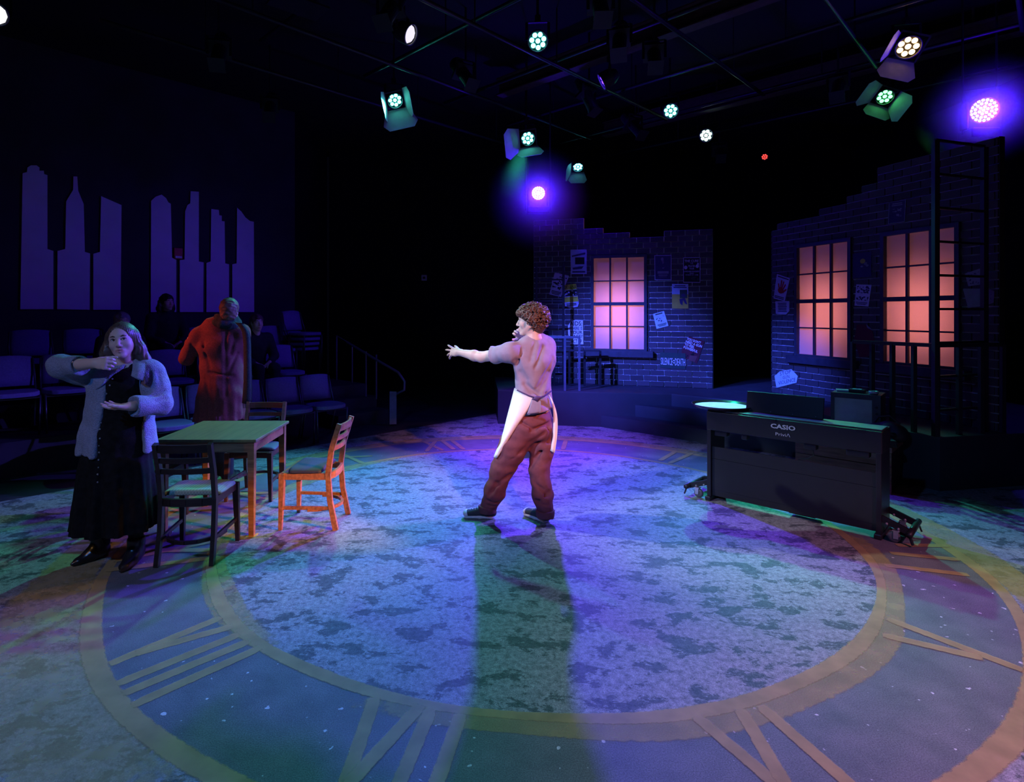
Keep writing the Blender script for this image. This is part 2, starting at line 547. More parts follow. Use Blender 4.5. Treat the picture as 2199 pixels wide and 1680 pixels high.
def deck_material():
    m = bpy.data.materials.new('painted_stage_deck')
    m.use_nodes = True
    nt = m.node_tree; N = nt.nodes; L = nt.links
    b = N['Principled BSDF']
    tc = N.new('ShaderNodeTexCoord')
    sp = N.new('ShaderNodeSeparateXYZ'); L.new(tc.outputs['Object'], sp.inputs[0])
    def math_(op, a, c=None, clamp=False):
        n = N.new('ShaderNodeMath'); n.operation = op; n.use_clamp = clamp
        for i, x in enumerate((a, c)):
            if x is None: continue
            if isinstance(x, (int, float)): n.inputs[i].default_value = x
            else: L.new(x, n.inputs[i])
        return n.outputs[0]
    def noise(scale, detail=4, rough=0.55, stretch=None, dist=0.0):
        n = N.new('ShaderNodeTexNoise'); n.inputs['Scale'].default_value = scale; n.inputs['Detail'].default_value = detail
        n.inputs['Roughness'].default_value = rough; n.inputs['Distortion'].default_value = dist
        src = tc.outputs['Object']
        if stretch:
            mp = N.new('ShaderNodeMapping'); mp.inputs['Scale'].default_value = stretch; mp.inputs['Rotation'].default_value = (0, 0, 0.3)
            L.new(src, mp.inputs[0]); src = mp.outputs[0]
        L.new(src, n.inputs['Vector']); return n.outputs['Fac']
    def ramp(x, p0, p1, c0, c1):
        r = N.new('ShaderNodeValToRGB'); e = r.color_ramp.elements
        e[0].position = p0; e[1].position = p1; e[0].color = (*c0, 1); e[1].color = (*c1, 1)
        L.new(x, r.inputs[0]); return r.outputs[0]
    def mix(f, a, c, mode='MIX'):
        n = N.new('ShaderNodeMix'); n.data_type = 'RGBA'; n.blend_type = mode
        if isinstance(f, float): n.inputs[0].default_value = f
        else: L.new(f, n.inputs[0])
        L.new(a, n.inputs[6]); L.new(c, n.inputs[7]); return n.outputs[2]
    dx = math_('SUBTRACT', sp.outputs[0], CLOCK.x); dy = math_('SUBTRACT', sp.outputs[1], CLOCK.y)
    d = math_('SQRT', math_('ADD', math_('MULTIPLY', dx, dx), math_('MULTIPLY', dy, dy)))
    wob = math_('MULTIPLY', math_('SUBTRACT', noise(9, 3), 0.5), 0.06)
    d = math_('ADD', d, wob)
    inside = math_('MULTIPLY', math_('SUBTRACT', R1, d), 40, True)
    outside = math_('MULTIPLY', math_('SUBTRACT', d, R2 + 0.02), 40, True)
    band = math_('SUBTRACT', math_('SUBTRACT', 1.0, inside), outside, True)
    blot = noise(5.0, 10, 0.72, (0.85, 1.25, 1), 0.2)
    mott = noise(32, 8, 0.8)
    grain = noise(190, 2, 0.6)
    base = ramp(mott, 0.36, 0.64, (0.10, 0.105, 0.11), (0.36, 0.37, 0.38))
    dark = ramp(blot, 0.53, 0.55, (1, 1, 1), (0.34, 0.35, 0.38))
    rough_c = mix(1.0, base, dark, 'MULTIPLY')
    sm = ramp(noise(5, 5, 0.6), 0.3, 0.7, (0.095, 0.10, 0.11), (0.15, 0.155, 0.165))
    vo = N.new('ShaderNodeTexNoise'); vo.inputs['Scale'].default_value = 22; vo.inputs['Detail'].default_value = 1.5
    L.new(tc.outputs['Object'], vo.inputs['Vector'])
    speck = ramp(vo.outputs['Fac'], 0.715, 0.735, (0, 0, 0), (0.42, 0.43, 0.43))
    sm = mix(1.0, sm, speck, 'ADD')
    col = mix(band, rough_c, sm)
    gr = ramp(grain, 0.25, 0.75, (0.5, 0.5, 0.5), (1.45, 1.45, 1.45))
    col = mix(1.0, col, gr, 'MULTIPLY')
    L.new(col, b.inputs['Base Color'])
    b.inputs['Roughness'].default_value = 0.62
    b.inputs['Specular IOR Level'].default_value = 0.3
    bp = N.new('ShaderNodeBump'); bp.inputs['Strength'].default_value = 0.25; bp.inputs['Distance'].default_value = 0.004
    L.new(mott, bp.inputs['Height']); L.new(bp.outputs[0], b.inputs['Normal'])
    return m
DECKM = deck_material()

base_floor = MB().box((0, 5, -0.07), (22, 22, 0.1)).build('floor', mat('dark_floor', (0.035, 0.032, 0.038), 0.55, var=0.4, scale=3))
tag(base_floor, kind='structure')
deck = MB().prism([(-8.2, 1.05), (0.32, 9.57), (0.75, 9.78), (8.5, 9.78), (8.5, -4.5), (-8.2, -4.5)], -0.02, 0.0).build('floor', DECKM)
deck.name = 'floor_stage'
tag(deck, kind='structure')

def paint_material(name, col, cover):
    m = mat(name, col, 0.6, var=0.18, scale=9, spec=0.3)
    nt = m.node_tree; N = nt.nodes; L = nt.links; b = N['Principled BSDF']
    at = N.new('ShaderNodeAttribute'); at.attribute_name = 'edge'
    tc = N.new('ShaderNodeTexCoord')
    nz = N.new('ShaderNodeTexNoise'); nz.inputs['Scale'].default_value = 26; nz.inputs['Detail'].default_value = 6; nz.inputs['Roughness'].default_value = 0.7
    L.new(tc.outputs['Object'], nz.inputs['Vector'])
    a = N.new('ShaderNodeMath'); a.operation = 'MULTIPLY_ADD'; a.inputs[1].default_value = 1.5; a.inputs[2].default_value = -0.95
    L.new(nz.outputs['Fac'], a.inputs[0])
    s_ = N.new('ShaderNodeMath'); s_.operation = 'MULTIPLY_ADD'; s_.inputs[1].default_value = 1.7
    L.new(at.outputs['Fac'], s_.inputs[0]); L.new(a.outputs[0], s_.inputs[2])
    c = N.new('ShaderNodeMath'); c.operation = 'MULTIPLY'; c.use_clamp = True; c.inputs[1].default_value = 1.4
    L.new(s_.outputs[0], c.inputs[0])
    c2 = N.new('ShaderNodeMath'); c2.operation = 'MINIMUM'; c2.inputs[1].default_value = cover
    L.new(c.outputs[0], c2.inputs[0])
    L.new(c2.outputs[0], b.inputs['Alpha'])
    return m
OCHRE = paint_material('ochre_floor_paint', (0.38, 0.29, 0.12), 0.75)
WASH = paint_material('thin_yellow_floor_wash', (0.40, 0.33, 0.12), 0.5)

class Paint:
    """soft-edged paint strokes lying on the deck"""
    lift = [0.0010]
    def __init__(s): s.v = []; s.f = []; s.e = []
    def strip(s, rows, closed=False):
        """rows: list of [(x,y,edge)...]"""
        Paint.lift[0] += 0.00012
        z = Paint.lift[0]
        b = len(s.v); n = len(rows[0])
        for r in rows:
            for x, y, e in r: s.v.append((x, y, z)); s.e.append(e)
        m = len(rows)
        for i in range(m if closed else m - 1):
            for j in range(n - 1):
                i2 = (i + 1) % m
                s.f.append((b + i * n + j, b + i * n + j + 1, b + i2 * n + j + 1, b + i2 * n + j))
    def stroke(s, a, b, w, w2=None):
        a = Vector((a[0], a[1])); b = Vector((b[0], b[1])); d = (b - a); t = Vector((-d.y, d.x)).normalized()
        w2 = w if w2 is None else w2
        rows = []
        for i in range(13):
            u = i / 12; c = a + d * u; ww = w + (w2 - w) * u
            en = 0.45 if i in (0, 12) else 1.0
            rows.append([(c.x + t.x * o * ww, c.y + t.y * o * ww, e * en) for o, e in ((-0.62, 0), (-0.36, 0.75), (0, 1), (0.36, 0.75), (0.62, 0))])
        s.strip(rows)
    def ring(s, r, w, a0=0, a1=360, ramp=0, prof=((-0.62, 0), (-0.36, 0.75), (0, 1), (0.36, 0.75), (0.62, 0))):
        n = int((a1 - a0) / 2)
        full = (a1 - a0) >= 359.9
        rows = []
        for i in range(n if full else n + 1):
            th = math.radians(a0 + (a1 - a0) * i / n)
            f = 1.0
            if ramp: f = min(1, min(i, n - i) / ramp)
            wob = 0.006 * math.sin(7 * th) + 0.005 * math.sin(13 * th + 1)
            ww = w * (1 + 0.18 * math.sin(5 * th + 0.7) + 0.1 * math.sin(11 * th))
            rows.append([(CLOCK.x + math.sin(th) * (r + wob + o * ww), CLOCK.y + math.cos(th) * (r + wob + o * ww), e * f) for o, e in prof])
        s.strip(rows, full)
    def build(s, name, m):
        me = mesh_np(name, np.array(s.v), s.f)
        at = me.attributes.new('edge', 'FLOAT', 'POINT'); at.data.foreach_set('value', np.array(s.e, np.float32))
        return obj(name, me, m, deck)
wp = Paint(); wp.ring(R2 + 0.2, 0.30, 205, 300, 9, ((-0.7, 0), (-0.4, 0.8), (0.1, 0.95), (0.5, 0.7), (0.9, 0))); wp.ring(R2 + 0.13, 0.2, 60, 130, 9); wp.ring(R2 + 0.1, 0.16, 300, 420, 9)
wp.ring(R1 - 0.02, 0.14, 215, 330, 9); wp.ring(R1 + 0.05, 0.14, 95, 205, 9)
wp.build('paint_wash', WASH)
rp_ = Paint(); rp_.ring(R1, 0.062); rp_.build('painted_ring', OCHRE)
rp_ = Paint(); rp_.ring(R2, 0.078); rp_.build('painted_ring', OCHRE)
NUM = [  # centre lines of the numeral strokes as read off the photograph, laid on the deck
    [((235, 1427), (475, 1327)), ((290, 1405), (502, 1345)), ((250, 1470), (515, 1363)), ((262, 1492), (537, 1377)), ((282, 1517), (560, 1392))],
    [((805, 1500), (740, 1690)), ((905, 1515), (744, 1690)), ((925, 1525), (850, 1700)), ((990, 1535), (928, 1710))],
    [((1495, 1540), (1672, 1690)), ((1590, 1525), (1688, 1690)), ((1632, 1517), (1835, 1695))],
    [((1905, 1330), (2196, 1441)), ((1895, 1365), (2110, 1415))],
    [((1912, 1189), (2060, 1203)), ((1925, 1172), (2035, 1173)), ((1900, 1215), (2080, 1236))],
    [((908, 948), (951, 968)), ((935, 948), (916, 970)), ((949, 947), (975, 966)), ((971, 947), (996, 966))],
    [((1215, 947), (1209, 966))],
    [((1450, 971), (1417, 990)), ((1487, 974), (1437, 996))],
    [((728, 973), (780, 996)), ((700, 985), (800, 980)), ((655, 992), (700, 1012))],
]
for strokes in NUM:
    np_ = Paint()
    for a, c in strokes:
        np_.stroke(G(*a), G(*c), 0.055)
    np_.build('painted_numeral', OCHRE)
def polar(h, r, off):
    th = math.radians(h * 30 - 17)
    return (CLOCK.x + math.sin(th) * r + math.cos(th) * off, CLOCK.y + math.cos(th) * r - math.sin(th) * off)
for h, st in ((9, [(-0.12, -0.12), (0.02, 0.20), (0.20, 0.02)]), (10, [(-0.10, 0.10), (0.10, -0.10)]), (3, [(-0.15, -0.15), (0, 0), (0.15, 0.15)])):
    np_ = Paint()
    for a, c in st: np_.stroke(polar(h, R1, a), polar(h, R2, c), 0.062)
    np_.build('painted_numeral', OCHRE)

# ------------------------------------------------------------------ room shell
def wall(name, a, b, z0, z1, t, m):
    a, b = Vector((*a, 0)), Vector((*b, 0))
    d = (b - a).normalized(); n = Vector((-d.y, d.x, 0))
    mb = MB().slab([a + Vector((0, 0, z0)), b + Vector((0, 0, z0)), b + Vector((0, 0, z1)), a + Vector((0, 0, z1))], n, t)
    return tag(mb.build(name, m), kind='structure')
KA, KB = Vector((-9.2, 5.1, 0)), Vector((-3.42, 10.88, 0))       # wall with the key cut-outs, Y - X = 14.3
wall('wall_left', (-9.2, 5.1), (-3.42, 10.88), -0.02, 5.4, 0.1, mat('house_wall', (0.022, 0.022, 0.03), 0.8, var=0.25, scale=2))
wall('wall_back', (-3.42, 13.4), (9.5, 13.4), -0.02, 5.4, 0.1, DRAPE)
wall('wall_corner', (-3.5, 10.9), (-3.5, 13.5), -0.02, 5.4, 0.08, DRAPE)
wall('wall_right', (8.6, -4.6), (8.6, 13.4), -0.02, 5.4, -0.1, DRAPE)
wall('wall_side', (-9.2, -4.6), (-9.2, 5.1), -0.02, 5.4, 0.1, DRAPE)
tag(MB().box((0, 4.5, 5.45), (20, 19, 0.1)).build('ceiling', mat('black_ceiling', (0.004, 0.004, 0.005), 0.9)), kind='structure')

# ------------------------------------------------------------------ platform with its steps
PLATM = mat('blue_black_platform', (0.026, 0.030, 0.04), 0.6, var=0.15, scale=3)
PLATB = mat('platform_top', (0.04, 0.04, 0.05), 0.6, var=0.2, scale=4)
dg = Vector((0.722, -0.692, 0)); dn = Vector((0.692, 0.722, 0))
plat = thing('stage_platform', 'half metre dark blue platform under the brick walls', 'platform', (2.75, 8.26, 0))
ppoly = [(0.3, 8.66), (2.75, 8.26), (3.90, 7.16), (3.93, 6.09), (4.27, 5.38), (6.8, 5.86), (6.8, 10.4), (0.3, 10.4)]
MB().prism(ppoly, 0.0, 0.485).build('riser', PLATM, plat, off=(2.75, 8.26, 0))
MB().prism([(x, y) for x, y in ppoly], 0.485, 0.5).build('deck_board', PLATB, plat, off=(2.75, 8.26, 0))
s1 = Vector((1.71, 8.49, 0)); s2 = Vector((2.22, 8.376, 0))
for i, (p, z, back) in enumerate(((s1, 0.165, 0.26), (s2, 0.33, 0.26))):
    ln = (Vector((3.86, 0, 0)).x - p.x) / dg.x
    q = p + dg * ln
    poly = [(p.x, p.y), (q.x, q.y), ((q + dn * back).x, (q + dn * back).y), ((p + dn * back).x, (p + dn * back).y)]
    if i == 0:
        poly = [(p.x, p.y), (q.x, q.y), ((q + dn * 0.268).x, (q + dn * 0.268).y), ((s2 - dg * 0.02).x, (s2 - dg * 0.02).y), ((p + Vector((0.02, 0.02, 0))).x, p.y + 0.005)]
    st = MB().prism(poly, 0.0, z).build('stage_step', PLATM)
    tag(st, ('low' if i == 0 else 'middle') + ' dark blue step leading up to the brick wall platform', 'step')

# ------------------------------------------------------------------ brick walls with windows
BRICK = mat('painted_brick', (0.052, 0.042, 0.050), 0.75, var=0.35, scale=18, bump=0.35, bscale=40, objvar=0.3)
MORT = mat('mortar', (0.72, 0.72, 0.76), 0.9, var=0.25, scale=12, bump=0.2)
SASH = mat('window_sash_paint', (0.035, 0.035, 0.05), 0.5, var=0.2)
def pane_material():
    m = bpy.data.materials.new('frosted_window_gel')
    m.use_nodes = True
    nt = m.node_tree; N = nt.nodes; L = nt.links
    out = N['Material Output']; N.remove(N['Principled BSDF'])
    tr = N.new('ShaderNodeBsdfTranslucent'); df = N.new('ShaderNodeBsdfDiffuse'); mx = N.new('ShaderNodeMixShader')
    tc = N.new('ShaderNodeTexCoord'); nz = N.new('ShaderNodeTexNoise'); nz.inputs['Scale'].default_value = 30
    rp = N.new('ShaderNodeValToRGB'); rp.color_ramp.elements[0].color = (0.74, 0.68, 0.68, 1); rp.color_ramp.elements[1].color = (0.86, 0.80, 0.80, 1)
    L.new(tc.outputs['Object'], nz.inputs['Vector']); L.new(nz.outputs['Fac'], rp.inputs[0])
    L.new(rp.outputs[0], tr.inputs[0]); L.new(rp.outputs[0], df.inputs[0])
    mx.inputs[0].default_value = 0.32
    L.new(tr.outputs[0], mx.inputs[1]); L.new(df.outputs[0], mx.inputs[2]); L.new(mx.outputs[0], out.inputs[0])
    return m
PANE = pane_material()
UNIT = MB().box((0, 0, 0), (1, 1, 1))
def unit_box_mesh(name, m):
    me = mesh_np(name, np.array(UNIT.v), UNIT.f); me.materials.append(m); return me

win_no = [0]
def brick_wall(name, a, b, zb, top, windows, lamp_col, lamp_w, prefer):
    """a,b: base line as seen left to right; top(s) gives the stepped top edge; windows: list of (s0,s1,z0,z1)"""
    a, b = Vector((*a, 0)), Vector((*b, 0))
    L_ = (b - a).length; d = (b - a) / L_; n = Vector((d.y, -d.x, 0))      # n faces the camera side
    rz = math.atan2(d.y, d.x)
    root = empty(name, (a.x, a.y, zb), rz)          # local frame: x along the wall, -y out of it, z up
    tag(root, kind='structure')
    CHH, CL, J = 0.0865, 0.206, 0.013
    # backing board with mortar face, in columns that follow the stepped top
    mb = MB()
    xs = sorted(set([0, L_] + [round(i * CL / 2, 4) for i in range(int(L_ / CL * 2) + 1)] + [w_[0] for w_ in windows] + [w_[1] for w_ in windows]))
    for x0, x1 in zip(xs[:-1], xs[1:]):
        if x1 - x0 < 1e-4: continue
        zt = math.floor(top((x0 + x1) / 2) / CHH + 1e-6) * CHH
        segs = [(0, zt)]
        for w0, w1, z0, z1 in windows:
            if x0 >= w0 - 1e-4 and x1 <= w1 + 1e-4: segs = [(0, z0 - zb), (z1 - zb, zt)]
        for z0, z1 in segs:
            mb.box(((x0 + x1) / 2, 0.035, (z0 + z1) / 2), (x1 - x0, 0.05, z1 - z0))
    mb.build('mortar_board', MORT, root)
    for xe in (-0.004, L_ + 0.004):
        zt = math.floor(top(min(max(xe, 0.01), L_ - 0.01)) / CHH + 1e-6) * CHH
        MB().box((xe, 0.03, zt / 2), (0.008, 0.066, zt)).build('end_mask', BLACK, root)  # added black strip, darkens the wall end that caught light
    # bricks
    bricks = []
    zmax = max(top(i * L_ / 50) for i in range(51))
    for r in range(int(zmax / CHH)):
        z0 = r * CHH; x = -(CL / 2) * (r % 2)
        while x < L_ - 0.02:
            spans = [(max(x, 0), min(x + CL, L_))]
            x += CL
            if spans[0][1] - spans[0][0] < 0.03: continue
            mid = sum(spans[0]) / 2
            h_ = CL / 4
            ok = [z0 + CHH <= top(min(max(x - CL + q * CL, 0.001), L_ - 0.001)) + 1e-6 for q in (0.25, 0.75)]
            if not any(ok): continue
            if not all(ok):
                xm = x - CL / 2
                spans = [(spans[0][0], xm)] if ok[0] else [(xm, spans[0][1])]
                if spans[0][1] - spans[0][0] < 0.03: continue
            for w0, w1, wz0, wz1 in windows:
                if z0 + CHH > wz0 - zb + 0.01 and z0 < wz1 - zb - 0.01:
                    ns = []
                    for s0, s1 in spans:
                        if s1 <= w0 or s0 >= w1: ns.append((s0, s1)); continue
                        if s0 < w0 - 0.03: ns.append((s0, w0))
                        if s1 > w1 + 0.03: ns.append((w1, s1))
                    spans = ns
            for s0, s1 in spans:
                bricks.append((s0, s1, z0))
    bricks.sort(key=prefer)
    me = unit_box_mesh('brick', BRICK)
    rr = random.Random(3)
    for s0, s1, z0 in bricks[:300]:
        obj('brick', me, None, root, ((s0 + s1) / 2, 0.004 - rr.random() * 0.003, z0 + CHH / 2), None, (s1 - s0 - J, 0.022, CHH - J))
    if len(bricks) > 300:
        mb = MB()
        for s0, s1, z0 in bricks[300:]:
            mb.box(((s0 + s1) / 2, 0.004 - rr.random() * 0.003, z0 + CHH / 2), (s1 - s0 - J, 0.022, CHH - J))
        tag(mb.build('brick_remainder', BRICK, root), kind='stuff')
    # windows
    for w0, w1, z0, z1 in windows:
        win_no[0] += 1
        wr = empty('window_%d' % win_no[0], a + d * w0 + Vector((0, 0, z0)), rz)
        tag(wr, kind='structure')
        W, H = w1 - w0, z1 - z0
        c = 0.045
        for nm, cc, sz in (('casing', (-c / 2, -0.01, H / 2), (c, 0.05, H + 2 * c)), ('casing', (W + c / 2, -0.01, H / 2), (c, 0.05, H + 2 * c)),
                           ('casing', (W / 2, -0.01, H + c / 2), (W, 0.05, c))):
            MB().box(cc, sz).build(nm, SASH, wr)
        MB().box((W / 2, -0.035, -0.075), (W + 0.28, 0.11, 0.10)).build('sill', SASH, wr, bevel=0.006)
        MB().box((W / 2, -0.005, -0.0125), (W, 0.05, 0.025)).build('bottom_rail', SASH, wr)
        zm = H * 0.495
        MB().box((W / 2, -0.004, zm), (W, 0.055, 0.05)).build('meeting_rail', SASH, wr)
        for k in (1, 2):
            MB().box((W * k / 3, 0.0, H / 2), (0.026, 0.03, H)).build('muntin', SASH, wr)
        for z in (zm * 0.5, zm + (H - zm) * 0.5):
            MB().box((W / 2, 0.0, z), (W, 0.028, 0.018)).build('muntin', SASH, wr)
        zz = [0, zm * 0.5, zm, zm + (H - zm) * 0.5, H]
        pm = unit_box_mesh('pane', PANE)
        for i in range(3):
            for j in range(4):
                obj('pane', pm, None, wr, (W * (i + 0.5) / 3, 0.022, (zz[j] + zz[j + 1]) / 2), None, (W / 3 - 0.002, 0.003, zz[j + 1] - zz[j] - 0.002))
        # unseen box added behind the glass to stop the lamp leaking out
        bx = MB()
        D = 0.36
        bx.box((W / 2, D, H / 2), (W + 0.12, 0.02, H + 0.12)); bx.box((-0.05, D / 2 + 0.04, H / 2), (0.02, D - 0.06, H + 0.12)); bx.box((W + 0.05, D / 2 + 0.04, H / 2), (0.02, D - 0.06, H + 0.12))
        bx.box((W / 2, D / 2 + 0.04, H + 0.05), (W + 0.12, D - 0.06, 0.02)); bx.box((W / 2, D / 2 + 0.04, -0.05), (W + 0.12, D - 0.06, 0.02))
        bx.build('light_box', mat('light_box_board', (0.05, 0.05, 0.055), 0.9), wr)
        ld = bpy.data.lights.new('window_lamp', 'AREA')
        ld.shape = 'RECTANGLE'; ld.size = 0.6; ld.size_y = 0.75; ld.energy = lamp_w; ld.color = lamp_col
        lo = bpy.data.objects.new('window_lamp', ld); COL.objects.link(lo); lo.parent = wr
        lo.location = (W * 0.48, D - 0.03, H * 0.40); lo.rotation_euler = (-math.pi / 2, 0, 0)
    return root, a, d, n
def top2(s):     # brick wall behind the man
    t = s / 2.76
    return (2.72 if t < 0.28 else 2.58 if t < 0.42 else 2.45 if t < 0.55 else 2.36 if t < 0.75 else 2.44 if t < 0.9 else 2.5)
def top3(s):     # brick wall on the right, rising towards the camera
    for lim, z in ((0.12, 2.40), (0.85, 2.50), (1.2, 2.59), (1.45, 2.68), (1.62, 2.76), (9, 2.86)):
        if s < lim: return z
W2A, W2B = (0.93, 9.67), (3.56, 8.82)
W3A, W3B = (4.256, 8.43), (5.034, 5.62)
def s_on(A_, B_, px):
    A_, B_ = Vector((*A_, 0)), Vector((*B_, 0)); d = (B_ - A_).normalized(); n = Vector((d.y, -d.x, 0))
    return (on_plane(px, Y0, A_, n) - Vector((0, 0, CH)) - A_).dot(d)
win2 = [(s_on(W2A, W2B, 1275), s_on(W2A, W2B, 1383), 1.075, 2.525)]
win3 = [(s_on(W3A, W3B, 1715), s_on(W3A, W3B, 1824), 1.09, 2.535), (s_on(W3A, W3B, 1902), s_on(W3A, W3B, 2054), 1.09, 2.535)]
bw2, O2, D2, N2 = brick_wall('wall_brick_centre', W2A, W2B, 0.5, top2, win2, (1.0, 0.31, 0.32), 7.6, lambda b: (b[2] + 0.25 * (2.7 - b[0])))
bw3, O3, D3, N3 = brick_wall('wall_brick_right', W3A, W3B, 0.5, top3, win3, (1.0, 0.29, 0.26), 5.6, lambda b: (-b[0] + 0.2 * b[2]))
# ------------------------------------------------------------------ piano-key skyline panels on the house wall
KN = Vector((0.7071, -0.7071, 0))
KEYM = mat('white_key_panel', (0.62, 0.60, 0.68), 0.7, var=0.06, scale=3)
KEYS = [('tall key panel topped like a stepped art deco tower', [(105, 890), (278, 890), (278, 585), (247, 575), (247, 188), (230, 183), (228, 165), (205, 165), (205, 148), (190, 137), (160, 137), (143, 148), (140, 172), (117, 178)]),
        ('key panel topped with a slim antenna spire', [(298, 890), (468, 893), (470, 598), (443, 590), (437, 340), (408, 270), (403, 195), (383, 195), (382, 265), (345, 325), (340, 575), (300, 585)]),
        ('key panel with a plain slanted top', [(487, 893), (630, 893), (635, 345), (528, 298), (522, 590), (487, 600)]),
        ('key panel with a small stepped crown, over the seated spectator', [(788, 905), (922, 905), (922, 632), (900, 620), (893, 338), (880, 330), (868, 308), (845, 290), (815, 300), (790, 322)]),
        ('key panel with one tall square tower shoulder', [(940, 905), (1063, 905), (1065, 645), (1040, 640), (1040, 275), (997, 272), (995, 335), (980, 345), (968, 378), (965, 630), (940, 633)]),
        ('key panel with stairs cut down its right shoulder', [(1080, 905), (1198, 905), (1198, 655), (1178, 650), (1175, 430), (1160, 428), (1160, 400), (1147, 398), (1145, 370), (1105, 365), (1102, 640), (1080, 648)]),
        ('key panel with a hollow curved top, rightmost of the skyline', [(1215, 905), (1330, 905), (1328, 432), (1308, 428), (1285, 410), (1262, 378), (1240, 358), (1238, 650), (1215, 655)])]
for lab, poly in KEYS:
    pts = [on_plane(x / 2.4433, 300 + y / 2.4433, KA, KN) + KN * 0.012 for x, y in poly]
    c = sum(pts, Vector()) / len(pts)
    o = MB().slab(pts, KN, 0.018).build('key_panel', KEYM, off=c, loc=c)
    tag(o, 'pale ' + lab, 'wall panel', 'piano key skyline panels')
# small alarm unit in one of the gaps
c = on_plane(381, 545, KA, KN) + KN * 0.012
al = thing('fire_alarm', 'small red and white fire alarm unit between two key panels', 'alarm', c, math.radians(45))
MB().box((0, -0.015, 0), (0.13, 0.05, 0.18)).build('housing', mat('alarm_red', (0.45, 0.04, 0.05), 0.5), al, bevel=0.008)
MB().box((0, -0.045, -0.06), (0.10, 0.02, 0.035)).build('strobe', mat('alarm_white', (0.7, 0.7, 0.72), 0.3), al)
sw = thing('wall_box', 'small pale control box on the far dark wall', 'control box', P(911, 597, 13.38))
MB().box((0, -0.02, 0), (0.12, 0.05, 0.13)).build('box', mat('pale_plastic', (0.55, 0.55, 0.6), 0.5), sw, bevel=0.006)
MB().box((0, -0.05, 0.0), (0.06, 0.01, 0.05)).build('button_plate', METAL, sw)

# ------------------------------------------------------------------ audience risers and chairs
HOUSE = mat('house_riser', (0.03, 0.028, 0.034), 0.7, var=0.3, scale=4)
U = Vector((0.7071, 0.7071, 0)); BK = Vector((-0.7071, 0.7071, 0))      # along the rows, away from the stage
def tier(c0, c1, z, s0=-7.5, s1=2.0):
    """tier between the lines Y-X=c0 and c1; s measured along U from the foot of the perpendicular"""
    f = lambda c, s: BK * (c * 0.7071) + U * s
    return [f(c0, s0), f(c0, s1), f(c1, s1), f(c1, s0)]
for c0, c1, z, s1 in ((10.62, 11.95, 0.34, 4.25), (11.95, 14.25, 0.60, 4.45)):
    pp = tier(c0, c1, z, -3.0, s1)
    tag(MB().prism([(p.x, p.y) for p in pp], -0.02, z).build('floor_tier', HOUSE), kind='structure')
# aisle steps beside the tiers
for i, (c0, z) in enumerate(((10.3, 0.17), (10.75, 0.34), (11.2, 0.51))):
    pp = tier(c0, c0 + 0.45 if i < 2 else 12.6, z, 4.47, 5.35)
    tag(tag(MB().prism([(p.x, p.y) for p in pp], -0.02, z).build('aisle_step', HOUSE), kind='structure'))
SEATF = mat('blue_seat_fabric', (0.16, 0.14, 0.30), 0.9, var=0.12, scale=60, bump=0.2, bscale=200)
CHROME = mat('grey_chair_frame', (0.10, 0.10, 0.12), 0.35, 0.7, var=0.1)
def audience_chair():
    """faces local -y"""
    t = empty('audience_chair')
    sb = MB()
    prof = []
    n = 20
    pts = []
    for i in range(n):
        a = 2 * math.pi * i / n
        x, y = math.cos(a), math.sin(a)
        pts.append((0.235 * abs(x) ** 0.6 * (1 if x > 0 else -1), -0.02 + 0.235 * abs(y) ** (0.6 if y > 0 else 0.8) * (1 if y > 0 else -1)))
    sb.prism(pts, 0.415, 0.465)
    sb.build('seat', SEATF, t, bevel=0.012)
    bb = MB(); rows = []
    M = Matrix.Rotation(math.radians(-10), 3, 'X')
    vs, fs = [], []
    nx, nz = 9, 5
    for side in (0, 1):
        for j in range(nz):
            for i in range(nx):
                u = i / (nx - 1) * 2 - 1; v_ = j / (nz - 1)
                w_ = 0.225 - 0.02 * v_ ** 3
                p = Vector((u * w_, 0.045 * (1 - u * u) * -1 + 0.045 + (0.035 if side else 0), v_ * 0.34))
                if j == nz - 1: p.z -= 0.012 * u * u
                vs.append(M @ p + Vector((0, 0.20, 0.50)))
    o_ = nx * nz
    for j in range(nz - 1):
        for i in range(nx - 1):
            a = j * nx + i
            fs.append((a, a + 1, a + nx + 1, a + nx)); fs.append((o_ + a, o_ + a + nx, o_ + a + nx + 1, o_ + a + 1))
    for i in range(nx - 1):
        fs.append((i, o_ + i, o_ + i + 1, i + 1)); k = (nz - 1) * nx; fs.append((k + i, k + i + 1, o_ + k + i + 1, o_ + k + i))
    for j in range(nz - 1):
        a = j * nx; fs.append((a, a + nx, o_ + a + nx, o_ + a)); a += nx - 1; fs.append((a, o_ + a, o_ + a + nx, a + nx))
    bb._add(vs, fs); bb.build('backrest', SEATF, t, smooth=True)
    for s in (-1, 1):
        MB().tube([(s * 0.21, -0.20, 0.0), (s * 0.22, -0.19, 0.41), (s * 0.225, 0.16, 0.425), (s * 0.225, 0.24, 0.62), (s * 0.215, 0.29, 0.80)], 0.011, 6).build('side_frame', CHROME, t, smooth=True)
        MB().tube([(s * 0.22, 0.10, 0.415), (s * 0.215, 0.24, 0.0)], 0.011, 6).build('rear_leg', CHROME, t, smooth=True)
    MB().tube([(-0.22, -0.19, 0.40), (0.22, -0.19, 0.40)], 0.009, 6).build('cross_bar', CHROME, t)
    return t
proto = audience_chair()
used = [False]
ORD = ['nearest the aisle', 'second from the aisle', 'third from the aisle', 'fourth from the aisle', 'fifth from the aisle', 'sixth from the aisle', 'seventh from the aisle', 'eighth from the aisle']
def place(o_, loc, rz, label, group):
    global used
    if not used[0]: o = o_; used[0] = True
    else: o = copy_tree(o_)
    o.location = loc; o.rotation_euler = (0, 0, rz)
    tag(o, label, 'chair', group); return o
FACE = math.radians(45)        # chairs face the stage: local -y -> (0.707,-0.707)
